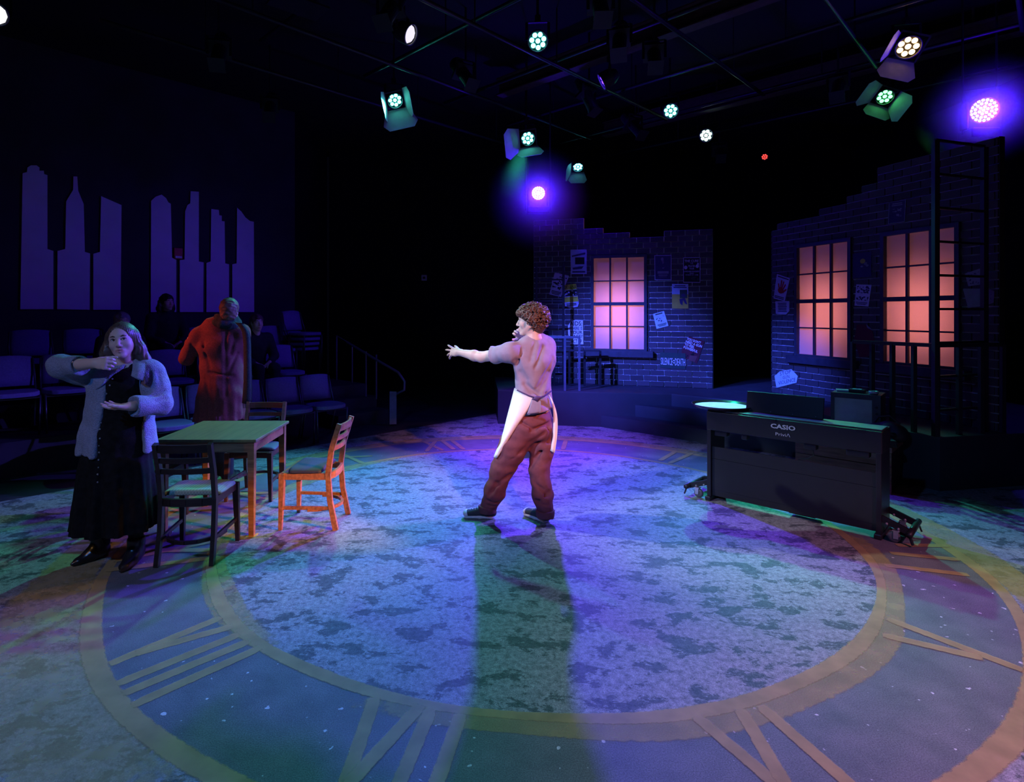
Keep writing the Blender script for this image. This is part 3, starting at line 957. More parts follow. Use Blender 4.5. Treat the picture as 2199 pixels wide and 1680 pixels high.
for k in range(6):
    p = Vector((-2.03 - 0.34 * k, 7.74 - 0.34 * k, -0.02))
    place(proto, p, FACE + random.uniform(-0.05, 0.05), 'blue padded audience chair in the front row, ' + ORD[k], 'front row audience chairs')
for k, x in enumerate((-2.79, -3.12, -3.45, -3.88, -4.27, -4.66, -5.01)):
    place(proto, (x, x + 11.27, 0.34), FACE + random.uniform(-0.05, 0.05), 'blue padded audience chair on the first riser, ' + ORD[k], 'first riser audience chairs')
for k, x in enumerate((-3.3, -3.72, -4.1, -4.5, -5.19, -5.6)):
    place(proto, (x, x + 12.95, 0.60), FACE + random.uniform(-0.05, 0.05), 'dim padded audience chair against the key panel wall, ' + ORD[k], 'back row audience chairs')
# stacked chairs by the aisle
sp_ = Vector((-3.02, 10.0, 0.60))
for k in range(4):
    place(proto, sp_ + Vector((0.02 * k, -0.02 * k, 0.085 * k)), FACE + 0.35, 'dim audience chair in the stack beside the aisle, ' + ('bottom of the stack', 'second from the bottom', 'third from the bottom', 'topmost of the stack')[k], 'stacked audience chairs')
# hand rails of the aisle
RAIL = mat('steel_handrail', (0.16, 0.15, 0.20), 0.4, 0.6, var=0.1)
hr = thing('aisle_handrail', 'curved steel handrail at the foot of the aisle steps', 'handrail', G(845, 912, 0))
b0 = hr.location
pts = [P(745, 735, 9.3), P(812, 775, 9.0), P(855, 800, 8.8), P(869, 820, 8.72), P(868, 838, 8.72), P(852, 846, 8.75), P(838, 842, 8.8)]
MB().tube(pts, 0.02, 8).build('rail_tube', RAIL, hr, smooth=True, off=b0)
MB().bar(P(844, 842, 8.75), G(844, 912), 0.10, 0.05).build('end_panel', mat('grey_end_panel', (0.20, 0.18, 0.22), 0.6), hr, off=b0)
for px in (786, 808):
    t_ = P(px, 755 if px == 786 else 762, 9.1); MB().tube([t_, (t_.x, t_.y, 0.3)], 0.014, 6).build('post', RAIL, hr, off=b0)
rr_ = thing('rear_handrail', 'thin dark rail of two posts beside the stacked chairs', 'handrail', (-2.4, 9.9, 0.51))
MB().tube([(0, 0, 0), (0, 0, 0.75), (0.35, -0.4, 0.62), (0.35, -0.4, -0.2)], 0.013, 6).build('rail_tube', RAIL, rr_)

# ------------------------------------------------------------------ posters
def poster(name, label, plane, px, paper, prints=(), lift=0.012, border=None):
    """px: pixel corners tl,tr,(...),br,bl on the wall plane; prints in poster coordinates u right, v down (0..1)"""
    p0, n = plane
    corners = [on_plane(x, y, p0, n) + n * lift for x, y in px['quad']]
    outline = [on_plane(x, y, p0, n) + n * lift for x, y in px.get('outline', px['quad'])]
    tl, tr, br, bl = corners
    c = (tl + br) / 2
    root = thing(name, label, 'poster', c)
    MB().slab(outline, n, 0.0025).build('sheet', paper, root, off=c)
    def at(u, v, h):
        return tl * (1 - u) * (1 - v) + tr * u * (1 - v) + br * u * v + bl * (1 - u) * v + n * (0.0025 + h)
    hgt = 0.0006
    if border:
        bm_, wd = border
        mb = MB()
        for (a, b2, c2, d2) in (((0, 0), (1, 0), (1, wd * 0.7), (0, wd * 0.7)), ((0, 1 - wd * 0.7), (1, 1 - wd * 0.7), (1, 1), (0, 1)), ((0, 0), (wd, 0), (wd, 1), (0, 1)), ((1 - wd, 0), (1, 0), (1, 1), (1 - wd, 1))):
            mb._add([at(*q, hgt) for q in (a, b2, c2, d2)], [(0, 1, 2, 3)])
        mb.build('border', bm_, root, off=c)
    for pr in prints:
        kind = pr[0]; hgt += 0.0003
        if kind == 'rect':
            _, u0, v0, u1, v1, m = pr
            MB()._add([at(u0, v0, hgt), at(u1, v0, hgt), at(u1, v1, hgt), at(u0, v1, hgt)], [(0, 1, 2, 3)]).build('printed_block', m, root, off=c)
        elif kind == 'disc':
            _, u, v, ru, rv, m = pr
            MB()._add([at(u + ru * math.cos(k * 0.5236), v + rv * math.sin(k * 0.5236), hgt) for k in range(12)], [tuple(range(12))]).build('printed_disc', m, root, off=c)
        elif kind == 'poly':
            _, pts_, m = pr
            MB()._add([at(u, v, hgt) for u, v in pts_], [tuple(range(len(pts_)))]).build('printed_shape', m, root, off=c)
        elif kind == 'text':
            _, body, u0, v0, u1, v1, m, bold = pr
            vs_, fs_, sz = text_mesh(body, bold)
            mb = MB()
            mb._add([at(u0 + (x / sz[0] + 0.5) * (u1 - u0), v0 + (0.5 - y / sz[1]) * (v1 - v0), hgt) for x, y, _ in vs_], fs_)
            mb.build('lettering', m, root, off=c)
        elif kind == 'blobs':
            _, u0, v0, u1, v1, m, cnt, seed = pr
            r_ = random.Random(seed); mb = MB()
            for _ in range(cnt):
                u = r_.uniform(u0, u1); v = r_.uniform(v0, v1); a = r_.uniform(0.02, 0.10); b_ = r_.uniform(0.02, 0.06)
                k0 = r_.random() * 3
                mb._add([at(min(u1, max(u0, u + a * math.cos(k * 1.047 + k0))), min(v1, max(v0, v + b_ * math.sin(k * 1.047 + k0))), hgt) for k in range(6)], [tuple(range(6))])
            tag(mb.build('printed_picture', m, root, off=c), kind='stuff')
        elif kind == 'lines':
            _, u0, v0, u1, v1, m, cnt, seed = pr
            r_ = random.Random(seed); mb = MB()
            for i in range(cnt):
                v = v0 + (v1 - v0) * (i + 0.5) / cnt; t = (v1 - v0) / cnt * 0.28; k = r_.uniform(0.75, 1.0); mid = (u0 + u1) / 2; hw = (u1 - u0) / 2 * k
                mb._add([at(mid - hw, v - t, hgt), at(mid + hw, v - t, hgt), at(mid + hw, v + t, hgt), at(mid - hw, v + t, hgt)], [(0, 1, 2, 3)])
            tag(mb.build('printed_lines', m, root, off=c), kind='stuff')
    return root
def ink(name, c): return mat(name, c, 0.7, var=0.08, spec=0.2)
WHITE = ink('poster_white', (0.72, 0.72, 0.74)); INK = ink('poster_black', (0.015, 0.015, 0.02)); LAV = ink('poster_lavender', (0.5, 0.48, 0.62))
NAVY = ink('poster_navy', (0.04, 0.03, 0.10)); YEL = ink('poster_yellow', (0.60, 0.62, 0.05)); YGR = ink('poster_olive_yellow', (0.42, 0.36, 0.06)); RED = ink('poster_red', (0.40, 0.01, 0.02))
MAR = ink('poster_maroon', (0.10, 0.02, 0.03)); PGREEN = ink('poster_pale_green', (0.42, 0.58, 0.48)); SKY = ink('poster_pale_blue', (0.35, 0.42, 0.60)); GREY = ink('poster_grey', (0.22, 0.22, 0.26)); DGR = ink('poster_dark_green', (0.03, 0.06, 0.05)); PLUM = ink('poster_plum', (0.16, 0.12, 0.2))
PL2, PL3 = (O2, N2), (O3, N3)
Q = lambda *p: {'quad': list(p)}
poster('concert_poster', 'pale blue poster with dark diagonal shapes, highest left of the centre window', PL2, Q((1225.5, 536.7), (1260, 536), (1260.3, 588.8), (1226.3, 589)), SKY,
       [('poly', [(0.08, 0.24), (0.92, 0.12), (0.92, 0.2), (0.08, 0.3)], NAVY), ('rect', 0.28, 0.32, 0.86, 0.6, INK), ('poly', [(0.1, 0.74), (0.8, 0.68), (0.7, 0.78), (0.15, 0.82)], NAVY), ('rect', 0.1, 0.88, 0.9, 0.94, NAVY)], border=(LAV, 0.03))
poster('concert_poster', 'tilted white poster with a dark crowd picture, beside the ladder', PL2, Q((1191.7, 585), (1222.5, 592.5), (1205, 638), (1180, 632.5)), LAV,
       [('blobs', 0.08, 0.12, 0.92, 0.72, INK, 26, 1), ('lines', 0.1, 0.78, 0.9, 0.96, INK, 3, 2)])
poster('concert_poster', 'yellow, black and white band poster reading NIRVANA', PL2, {'quad': [(1209, 613), (1237.5, 610), (1244, 660), (1213, 662)], 'outline': [(1209, 613), (1237.5, 610), (1243.5, 652), (1241, 659), (1224, 662), (1214, 658)]}, LAV,
       [('rect', 0.0, 0.0, 1.0, 0.22, YEL), ('text', 'NIRVANA', 0.02, 0.03, 0.98, 0.20, INK, 0.01), ('rect', 0.0, 0.24, 1, 0.5, INK), ('blobs', 0.05, 0.26, 0.95, 0.48, LAV, 10, 3), ('rect', 0.0, 0.53, 1.0, 0.75, YEL), ('blobs', 0.05, 0.55, 0.95, 0.74, YGR, 6, 5), ('lines', 0.15, 0.8, 0.85, 0.92, INK, 2, 2)], lift=0.016)
poster('protest_poster', 'torn white poster reading AIDS: WHERE IS YOUR RAGE? in black', PL2, {'quad': [(1221, 688.5), (1252, 688.5), (1253, 739.5), (1223, 739.5)], 'outline': [(1227, 688.5), (1252, 688.5), (1253, 739.5), (1224.5, 739.5), (1225, 728), (1220.5, 718), (1220, 700)]}, WHITE,
       [('text', 'AIDS:', 0.08, 0.03, 0.94, 0.22, INK, 0.02), ('text', 'WHERE IS', 0.06, 0.26, 0.95, 0.40, INK, 0.02), ('text', 'YOUR', 0.08, 0.43, 0.95, 0.57, INK, 0.02), ('text', 'RAGE?', 0.12, 0.60, 0.95, 0.74, INK, 0.02), ('text', 'ACT UP', 0.14, 0.79, 0.9, 0.96, INK, 0.02)])
poster('concert_poster', 'dark purple poster in a thin pale border with a faint standing figure', PL2, Q((1405.4, 548.6), (1442, 548.2), (1442, 602), (1406, 602)), NAVY,
       [('disc', 0.46, 0.16, 0.08, 0.07, GREY), ('poly', [(0.42, 0.24), (0.55, 0.2), (0.56, 0.32), (0.48, 0.36)], PLUM), ('poly', [(0.42, 0.5), (0.6, 0.48), (0.52, 0.56)], PLUM), ('rect', 0.17, 0.64, 0.83, 0.74, GREY), ('rect', 0.23, 0.78, 0.76, 0.82, GREY), ('rect', 0.27, 0.85, 0.72, 0.88, PLUM)], border=(LAV, 0.035))
poster('concert_poster', 'black poster reading THE CURE THE PRAYER TOUR in white letters', PL2, Q((1467, 553.4), (1504, 552.9), (1503.8, 607.5), (1467, 607)), INK,
       [('text', 'THE CURE', 0.08, 0.09, 0.9, 0.19, LAV, 0.02), ('text', 'THE', 0.41, 0.21, 0.58, 0.27, LAV, 0.0), ('text', 'PRAYER', 0.3, 0.31, 0.7, 0.38, LAV, 0.02), ('text', 'TOUR', 0.36, 0.41, 0.64, 0.48, LAV, 0.02),
        ('disc', 0.15, 0.40, 0.10, 0.075, LAV), ('disc', 0.82, 0.35, 0.10, 0.07, LAV), ('disc', 0.86, 0.26, 0.06, 0.045, LAV), ('text', 'LOVE AND ROCKETS', 0.05, 0.53, 0.93, 0.585, LAV, 0.02), ('text', 'PIXIES', 0.38, 0.61, 0.62, 0.65, LAV, 0.02), ('text', 'AUGUST 27 \u2022 4 PM', 0.13, 0.675, 0.87, 0.715, LAV, 0.02), ('blobs', 0.45, 0.76, 0.92, 0.9, DGR, 8, 4)], border=(LAV, 0.035))
poster('concert_poster', 'pale blue and ochre yellow poster with a dark figure in a frame', PL2, Q((1443, 610), (1478, 610), (1478, 663), (1443, 662.5)), SKY,
       [('rect', 0, 0.42, 1, 1, YGR), ('lines', 0.08, 0.04, 0.92, 0.18, NAVY, 2, 1), ('rect', 0.48, 0.24, 0.94, 0.58, DGR), ('disc', 0.7, 0.46, 0.13, 0.07, NAVY), ('poly', [(0.45, 0.62), (0.8, 0.56), (0.95, 0.84), (0.8, 0.8), (0.68, 0.66), (0.64, 0.88), (0.5, 0.8)], NAVY)])
poster('concert_poster', 'small tilted pale green poster right of the centre window', PL2, Q((1402, 674.5), (1426, 668), (1435.7, 700), (1410, 706.6)), PGREEN,
       [('lines', 0.1, 0.03, 0.9, 0.16, DGR, 1, 1), ('blobs', 0.12, 0.22, 0.9, 0.68, SKY, 16, 8), ('blobs', 0.15, 0.25, 0.85, 0.66, DGR, 6, 9), ('lines', 0.15, 0.74, 0.9, 0.92, DGR, 3, 2)])
poster('protest_poster', "tilted dark poster reading YOU DON'T NEED A GUN TO FEEL POWERFUL", PL2, {'quad': [(1474, 721), (1513, 733), (1496, 782), (1459, 768)], 'outline': [(1480, 722), (1513, 733), (1496, 782), (1489, 776), (1462, 766), (1466, 745)]}, MAR,
       [('text', "YOU DON'T", 0.08, 0.06, 0.84, 0.17, WHITE, 0.03), ('text', 'NEED A GUN', 0.06, 0.19, 0.96, 0.30, WHITE, 0.03), ('text', 'TO FEEL', 0.05, 0.32, 0.6, 0.43, WHITE, 0.03), ('text', 'POWERFUL', 0.04, 0.45, 0.84, 0.56, WHITE, 0.03), ('blobs', 0.1, 0.6, 0.9, 0.95, INK, 14, 6), ('poly', [(0.5, 0.75), (0.9, 0.68), (0.86, 0.95), (0.5, 0.98)], ink('poster_brown', (0.16, 0.06, 0.06)))])
poster('protest_poster', 'black poster reading SILENCE=DEATH in tall white letters', PL2, Q((1417, 756.6), (1472, 759), (1472, 793), (1417.5, 789.6)), DGR,
       [('text', 'SILENCE=DEATH', 0.03, 0.34, 0.99, 0.80, WHITE, 0.0)], lift=0.017)
poster('protest_poster', 'tilted white poster with a red handprint on the right brick wall', PL3, Q((1670, 588.6), (1698, 598), (1687, 647.5), (1663, 641)), LAV,
       [('lines', 0.1, 0.03, 0.95, 0.11, INK, 1, 2), ('disc', 0.5, 0.6, 0.24, 0.13, RED), ('poly', [(0.28, 0.52), (0.2, 0.36), (0.28, 0.33), (0.4, 0.5)], RED), ('poly', [(0.42, 0.5), (0.4, 0.18), (0.5, 0.18), (0.52, 0.5)], RED), ('poly', [(0.52, 0.5), (0.58, 0.2), (0.67, 0.21), (0.62, 0.52)], RED), ('poly', [(0.62, 0.52), (0.76, 0.28), (0.84, 0.32), (0.7, 0.56)], RED), ('poly', [(0.66, 0.62), (0.9, 0.46), (0.95, 0.53), (0.72, 0.7)], RED), ('lines', 0.08, 0.84, 0.9, 0.96, INK, 2, 2)])
poster('flyer', 'small torn pale flyer of dense print under the handprint poster', PL3, {'quad': [(1666.8, 647.5), (1697, 646.6), (1697, 676), (1667.7, 674)], 'outline': [(1666.8, 647.5), (1697, 646.6), (1696.8, 668), (1689, 676), (1667.7, 674)]}, LAV, [('lines', 0.12, 0.1, 0.88, 0.85, NAVY, 6, 4)])
poster('protest_poster', 'torn pale poster reading STOP GUN VIOLENCE low on the right brick wall', PL3, {'quad': [(1664, 797), (1714, 786), (1714, 822), (1668, 832)], 'outline': [(1665, 808), (1676, 798), (1701, 793), (1715, 808), (1712, 822), (1669, 833)]}, ink('poster_pale_cyan', (0.50, 0.62, 0.60)),
       [('text', 'STOP', 0.24, 0.14, 0.74, 0.36, NAVY, 0.0), ('text', 'GUN', 0.36, 0.42, 0.66, 0.62, NAVY, 0.0), ('text', 'VIOLENCE', 0.14, 0.68, 0.92, 0.90, NAVY, 0.0)])
poster('art_poster', 'lavender poster of dense dark squiggles between the two right windows', PL3, Q((1841, 611), (1873.6, 612), (1866.8, 658.6), (1837, 656.4)), LAV, [('blobs', 0.08, 0.06, 0.92, 0.4, NAVY, 30, 21), ('blobs', 0.08, 0.55, 0.92, 0.74, NAVY, 18, 22), ('lines', 0.08, 0.8, 0.9, 0.95, NAVY, 3, 2)])
poster('concert_poster', 'framed dim poster high on the right brick wall above the windows', PL3, Q((1911, 434), (1948, 428.7), (1945, 476.7), (1909, 482)), NAVY, [('lines', 0.15, 0.08, 0.85, 0.24, GREY, 2, 3), ('blobs', 0.25, 0.35, 0.78, 0.75, GREY, 14, 5)], border=(GREY, 0.04))
poster('concert_poster', 'dark blue poster with a small green mark left of the barred window', PL3, Q((1833, 545), (1873, 540), (1873, 594), (1833, 598)), NAVY, [('disc', 0.55, 0.35, 0.14, 0.1, YGR), ('blobs', 0.35, 0.4, 0.9, 0.6, GREY, 8, 6)])
poster('banner', 'torn maroon paper with a curled pale corner behind the railing', PL3, {'quad': [(1836, 696), (1880, 696), (1880, 768), (1836, 768)], 'outline': [(1842, 697), (1862, 697), (1876, 713), (1880, 735), (1870, 765), (1848, 768), (1836, 730)]}, ink('poster_wine', (0.12, 0.01, 0.03)), [('poly', [(0.6, 0.0), (0.95, 0.2), (0.66, 0.12)], GREY)])
poster('flyer', 'dim torn flyer right of the barred window, the upper one', PL3, {'quad': [(2074, 588), (2107, 576.7), (2107.5, 611.7), (2081.7, 615)]}, GREY, [('blobs', 0.1, 0.1, 0.9, 0.9, NAVY, 16, 31)])
poster('flyer', 'dim grey green flyer right of the barred window, the lower one', PL3, {'quad': [(2070, 620), (2108, 620), (2108, 658), (2081, 661.7)]}, ink('poster_grey_green', (0.2, 0.24, 0.22)), [('blobs', 0.1, 0.1, 0.9, 0.8, GREY, 10, 32)])
poster('flyer', 'small dim violet scrap near the right end of the brick wall', PL3, Q((2121, 620), (2138, 625), (2136, 650), (2122, 655)), PLUM, [('blobs', 0.1, 0.1, 0.9, 0.9, NAVY, 6, 33)])

# ------------------------------------------------------------------ rails and ladders of the set
RAILB = mat('black_iron', (0.02, 0.02, 0.028), 0.5, 0.2, var=0.2)
RAILS = mat('blue_grey_steel', (0.13, 0.14, 0.19), 0.45, 0.4, var=0.15)
def ladder(name, label, a, b, z0, z1, rungs, w=0.035):
    a, b = Vector((*a, 0)), Vector((*b, 0))
    t = thing(name, label, 'ladder', (a.x, a.y, z0))
    for p in (a, b):
        MB().bar((p.x, p.y, z0), (p.x, p.y, z1), w, w).build('side_rail', RAILB, t, off=(a.x, a.y, z0))
    for z in rungs:
        MB().bar((a.x, a.y, z), (b.x, b.y, z), 0.022, 0.022).build('rung', RAILB, t, off=(a.x, a.y, z0))
    return t
ladder('wall_ladder', 'black ladder fixed before the barred window on the right', (4.262, 5.42), (4.90, 5.63), 0.5, 3.25, [0.5 + 0.315 * i + 0.24 for i in range(9)], 0.045)
la = P(1152, 672, 9.35); lb = P(1210, 672, 9.28)
ladder('wall_ladder', 'black ladder against the brick wall behind the curly haired man', (la.x, la.y), (lb.x, lb.y), 0.5, 2.45, [1.15, 1.5, 1.84, 2.18, 0.8])
def railing(name, label, pts, z0, zr, nb, m, w=0.03, bars=True, lower=None):
    t = thing(name, label, 'railing', (pts[0][0], pts[0][1], z0))
    o = (pts[0][0], pts[0][1], z0)
    for (a, b), n in zip(zip(pts[:-1], pts[1:]), nb):
        MB().bar((*a, zr), (*b, zr), w, w).build('top_rail', m, t, off=o)
        if lower: MB().bar((*a, lower), (*b, lower), w * 0.7, w * 0.7).build('lower_rail', m, t, off=o)
        for i in range(n):
            u = i / max(1, n - 1)
            x, y = a[0] + (b[0] - a[0]) * u, a[1] + (b[1] - a[1]) * u
            MB().bar((x, y, z0), (x, y, zr), w, w).build('baluster', m, t, off=o)
    return t
railing('platform_railing', 'black railing around the near corner of the platform', [(3.945, 6.12), (4.29, 5.44), (5.05, 5.60)], 0.5, 1.345, (5, 4), RAILB, 0.036)
ra = P(1190, 672, 9.2); rb = P(1289, 672, 9.05)
railing('window_railing', 'low black railing under the centre window', [(ra.x, ra.y), (rb.x, rb.y)], 0.5, 1.06, (4,), RAILB, 0.03)
ha = P(1180, 672, 8.62); hb = P(1213, 672, 8.60); hc = P(1244, 672, 8.58)
t = thing('step_handrail', 'blue lit steel handrail at the platform edge behind the curly haired man', 'handrail', (hb.x, hb.y, 0.5))
MB().bar((ha.x, ha.y, 1.29), (hc.x + 0.014, hc.y, 1.29), 0.03, 0.035).build('top_rail', RAILS, t, off=(hb.x, hb.y, 0.5))
for p in (hb, hc):
    MB().bar((p.x, p.y, 0.5), (p.x, p.y, 1.28), 0.03, 0.03).build('post', RAILS, t, off=(hb.x, hb.y, 0.5))
# ------------------------------------------------------------------ table and four dining chairs
def seat_pattern(name, c1, c2):
    m = mat(name, c1, 0.9, var=0.1)
    nt = m.node_tree; N = nt.nodes; L = nt.links
    tc = N.new('ShaderNodeTexCoord'); mp = N.new('ShaderNodeMapping'); mp.inputs['Rotation'].default_value = (0, 0, 0.785)
    ck = N.new('ShaderNodeTexChecker'); ck.inputs['Scale'].default_value = 70
    ck.inputs['Color1'].default_value = (*c1, 1); ck.inputs['Color2'].default_value = (*c2, 1)
    L.new(tc.outputs['Object'], mp.inputs[0]); L.new(mp.outputs[0], ck.inputs['Vector'])
    L.new(ck.outputs['Color'], N['Principled BSDF'].inputs['Base Color'])
    return m
def dining_chair(label, loc, rz, wm, sm):
    """faces local +y"""
    t = thing('dining_chair', label, 'chair', loc, rz)
    for s in (-1, 1):
        x = s * 0.172
        pts = [Vector((x * 1.02, -0.235, 0)), Vector((x, -0.19, 0.22)), Vector((x, -0.175, 0.42)), Vector((x, -0.20, 0.60)), Vector((x, -0.262, 0.80))]
        mb = MB()
        for a, b in zip(pts[:-1], pts[1:]):
            mb.bar(a, b + (b - a).normalized() * 0.004, 0.028, 0.04, up=(0, 1, 0.1), w2=0.028, h2=0.038)
        mb.build('rear_leg', wm, t)
        mb = MB().bar((s * 0.195, 0.185, 0), (s * 0.185, 0.175, 0.425), 0.026, 0.026, up=(0, 1, 0), w2=0.042, h2=0.042)
        mb.build('front_leg', wm, t)
        MB().bar((s * 0.172, -0.175, 0.405), (s * 0.185, 0.165, 0.405), 0.022, 0.05).build('side_apron', wm, t)
        MB().bar((s * 0.174, -0.195, 0.165), (s * 0.19, 0.175, 0.165), 0.018, 0.024).build('side_stretcher', wm, t)
    MB().bar((-0.185, 0.175, 0.405), (0.185, 0.175, 0.405), 0.022, 0.05).build('front_apron', wm, t)
    mb = MB()
    pts = [Vector((-0.172, -0.175, 0.405)), Vector((-0.1, -0.20, 0.405)), Vector((0, -0.208, 0.405)), Vector((0.1, -0.20, 0.405)), Vector((0.172, -0.175, 0.405))]
    for a, b in zip(pts[:-1], pts[1:]): mb.bar(a, b, 0.022, 0.05)
    mb.build('rear_apron', wm, t)
    mb = MB()
    hp = [Vector((0.185 * math.cos(a), -0.02 - 0.21 * math.sin(a), 0.15)) for a in [math.pi * i / 8 for i in range(9)]]
    for a, b in zip(hp[:-1], hp[1:]): mb.bar(a, b, 0.02, 0.022)
    mb.build('hoop_stretcher', wm, t)
    for z, hh, y in ((0.772, 0.052, -0.253), (0.69, 0.034, -0.228), (0.615, 0.034, -0.205)):
        mb = MB()
        sp2 = [Vector((0.172 * u, y - 0.03 * (1 - u * u), z)) for u in (-1, -0.66, -0.33, 0, 0.33, 0.66, 1)]
        for a, b in zip(sp2[:-1], sp2[1:]): mb.bar(a, b + (b - a).normalized() * 0.003, 0.018, hh)
        mb.build('back_slat', wm, t)
    # upholstered seat
    V = Vol((-0.22, -0.23, 0.40), (0.22, 0.22, 0.50), 0.008)
    V.cap((-0.12, -0.10, 0.437), (-0.135, 0.11, 0.437), 0.075, 0.075, 0.0, (1, 0, 0), 0.028)
    for x0, x1 in ((-0.04, -0.045), (0.04, 0.045), (0.12, 0.135)):
        V.cap((x0, -0.11, 0.437), (x1, 0.11, 0.437), 0.075, 0.075, 0.02, (1, 0, 0), 0.028)
    V.half((0, 0, 0.430), (0, 0, -1))
    solid('seat', [V.mesh()], sm, t)
    return t
DARKW = wood('black_brown_wood', (0.022, 0.014, 0.012), 0.35); ORANGEW = wood('orange_beech_wood', (0.42, 0.17, 0.06), 0.4); BROWNW = wood('dark_brown_wood', (0.085, 0.04, 0.025), 0.4)
dining_chair('black wooden dining chair with a patterned seat, its back to the camera', (-1.922, 4.02, 0), 0.06, DARKW, seat_pattern('green_diamond_seat', (0.34, 0.40, 0.30), (0.24, 0.30, 0.20)))
dining_chair('orange wooden dining chair with a navy seat, right of the table', (-1.305, 4.61, 0), math.radians(90) - 0.05, ORANGEW, mat('navy_seat', (0.03, 0.035, 0.06), 0.7, bump=0.1))
dining_chair('brown wooden dining chair on the far side of the table', (-2.005, 5.27, 0), math.radians(180), BROWNW, mat('dark_teal_seat', (0.05, 0.07, 0.08), 0.7, bump=0.1))
dining_chair('dark wooden dining chair half hidden behind the woman', (-2.57, 4.57, 0), math.radians(-90), DARKW, mat('navy_seat', (0.03, 0.035, 0.06), 0.7))
TABW = wood('table_wood', (0.30, 0.15, 0.06), 0.4); TABT = wood('table_top_wood', (0.14, 0.13, 0.04), 0.5, (30, 2.5, 30), 0.75)
tb = thing('dining_table', 'square wooden table with an olive stained top between four chairs', 'table', (-1.995, 4.64, 0))
MB().box((0, 0, 0.709), (0.74, 0.75, 0.022)).build('tabletop', TABT, tb, bevel=0.004)
for sx in (-1, 1):
    for sy in (-1, 1):
        MB().box((sx * 0.325, sy * 0.335, 0.349), (0.05, 0.05, 0.698), taper=0.72).build('leg', TABW, tb)
for s in (-1, 1):
    MB().box((s * 0.333, 0, 0.66), (0.02, 0.62, 0.075)).build('apron', TABW, tb)
    MB().box((0, s * 0.343, 0.66), (0.60, 0.02, 0.075)).build('apron', TABW, tb)
tp = thing('spike_tape', 'tiny yellow floor tape corner at the foot of the table leg', 'tape', G(540, 1151))
MB().box((0, -0.01, 0.002), (0.07, 0.018, 0.001)).build('tape_strip', mat('yellow_tape', (0.7, 0.55, 0.08), 0.6), tp)
MB().box((0.03, 0.02, 0.002), (0.018, 0.05, 0.001)).build('tape_strip', mat('yellow_tape', (0.7, 0.55, 0.08), 0.6), tp)

# ------------------------------------------------------------------ digital piano on its stand
PB = mat('piano_black', (0.010, 0.010, 0.013), 0.42, var=0.15, spec=0.5); PG = mat('piano_grey_panel', (0.012, 0.0125, 0.016), 0.5, var=0.1, spec=0.5)
pl, pr_ = G(1518, 1073), G(1893, 1159)
px_ = (pr_ - pl); PLEN = px_.length
prz = math.atan2(px_.y, px_.x)
pn = thing('digital_piano', 'black digital piano seen from behind, CASIO Privia on its back', 'piano', pl, prz)   # local: x along, +y away from camera, back panel at y=0
MB().box((PLEN / 2, 0.15, 0.70), (PLEN + 0.01, 0.30, 0.165)).build('keyboard_body', PG, pn, bevel=0.008)
MB().box((PLEN / 2, 0.12, 0.789), (PLEN, 0.20, 0.012)).build('top_lid', mat('piano_satin_top', (0.07, 0.075, 0.08), 0.5), pn, bevel=0.003)
for s in (0.018, PLEN - 0.018):
    MB().box((s, 0.15, 0.315), (0.035, 0.30, 0.62)).build('side_board', PB, pn, bevel=0.004)
    MB().box((s, 0.15, 0.02), (0.05, 0.36, 0.04)).build('foot', PB, pn, bevel=0.008)
MB().box((PLEN / 2, 0.03, 0.42), (PLEN - 0.07, 0.016, 0.105)).build('back_board', PG, pn)
MB().box((PLEN / 2, 0.03, 0.23), (PLEN - 0.07, 0.016, 0.270)).build('back_board', PG, pn)
MB().box((PLEN / 2, 0.034, 0.068), (PLEN - 0.07, 0.018, 0.052)).build('back_board', PG, pn)
MB().box((PLEN * 0.58, 0.10, 0.055), (0.20, 0.10, 0.06)).build('pedal_box', PB, pn, bevel=0.01)
for u, w_ in ((0.085, 0.11), (0.24, 0.05), (0.63, 0.09), (0.88, 0.15)):
    MB().box((PLEN * u, 0.06, 0.595), (w_, 0.07, 0.05)).build('bracket', PB, pn, bevel=0.008)
for u in (0.42, 0.90):
    MB().box((PLEN * u, -0.004, 0.775), (0.06, 0.014, 0.016)).build('latch', PB, pn)
MB().tube([(PLEN * 0.64, 0.05, 0.58), (PLEN * 0.65, 0.045, 0.53), (PLEN * 0.62, 0.045, 0.50), (PLEN * 0.56, 0.05, 0.475)], 0.004, 6).build('cable', PB, pn)
mr = MB(); M_ = Matrix.Rotation(math.radians(-12), 3, 'X')
mr.box((PLEN * 0.44, 0.20, 0.878), (0.60, 0.012, 0.175), M_).build('music_rest', PB, pn, bevel=0.004)
for i in range(4):
    MB().lathe([(0.004, 0), (0.004, 0.004)], 8, Matrix.Rotation(math.radians(90), 3, 'X'), (PLEN * 0.44 - 0.26 + 0.17 * i, 0.168, 0.812)).build('screw', mat('bright_screw', (0.7, 0.7, 0.7), 0.25, 0.9), pn)
for body, bold, xc, zc, wd, ht, mm in (('CASIO', 0.03, 0.50, 0.727, 0.185, 0.038, WHITE), ('Privi\u039b', 0.0, 0.50, 0.666, 0.110, 0.026, WHITE)):
    vs_, fs_, sz = text_mesh(body, bold)
    mb = MB(); mb._add([(PLEN * xc - 0.02 + x / sz[0] * wd, -0.0065, zc + y / sz[1] * ht) for x, y, _ in vs_], fs_)
    mb.build('lettering', mm, pn)
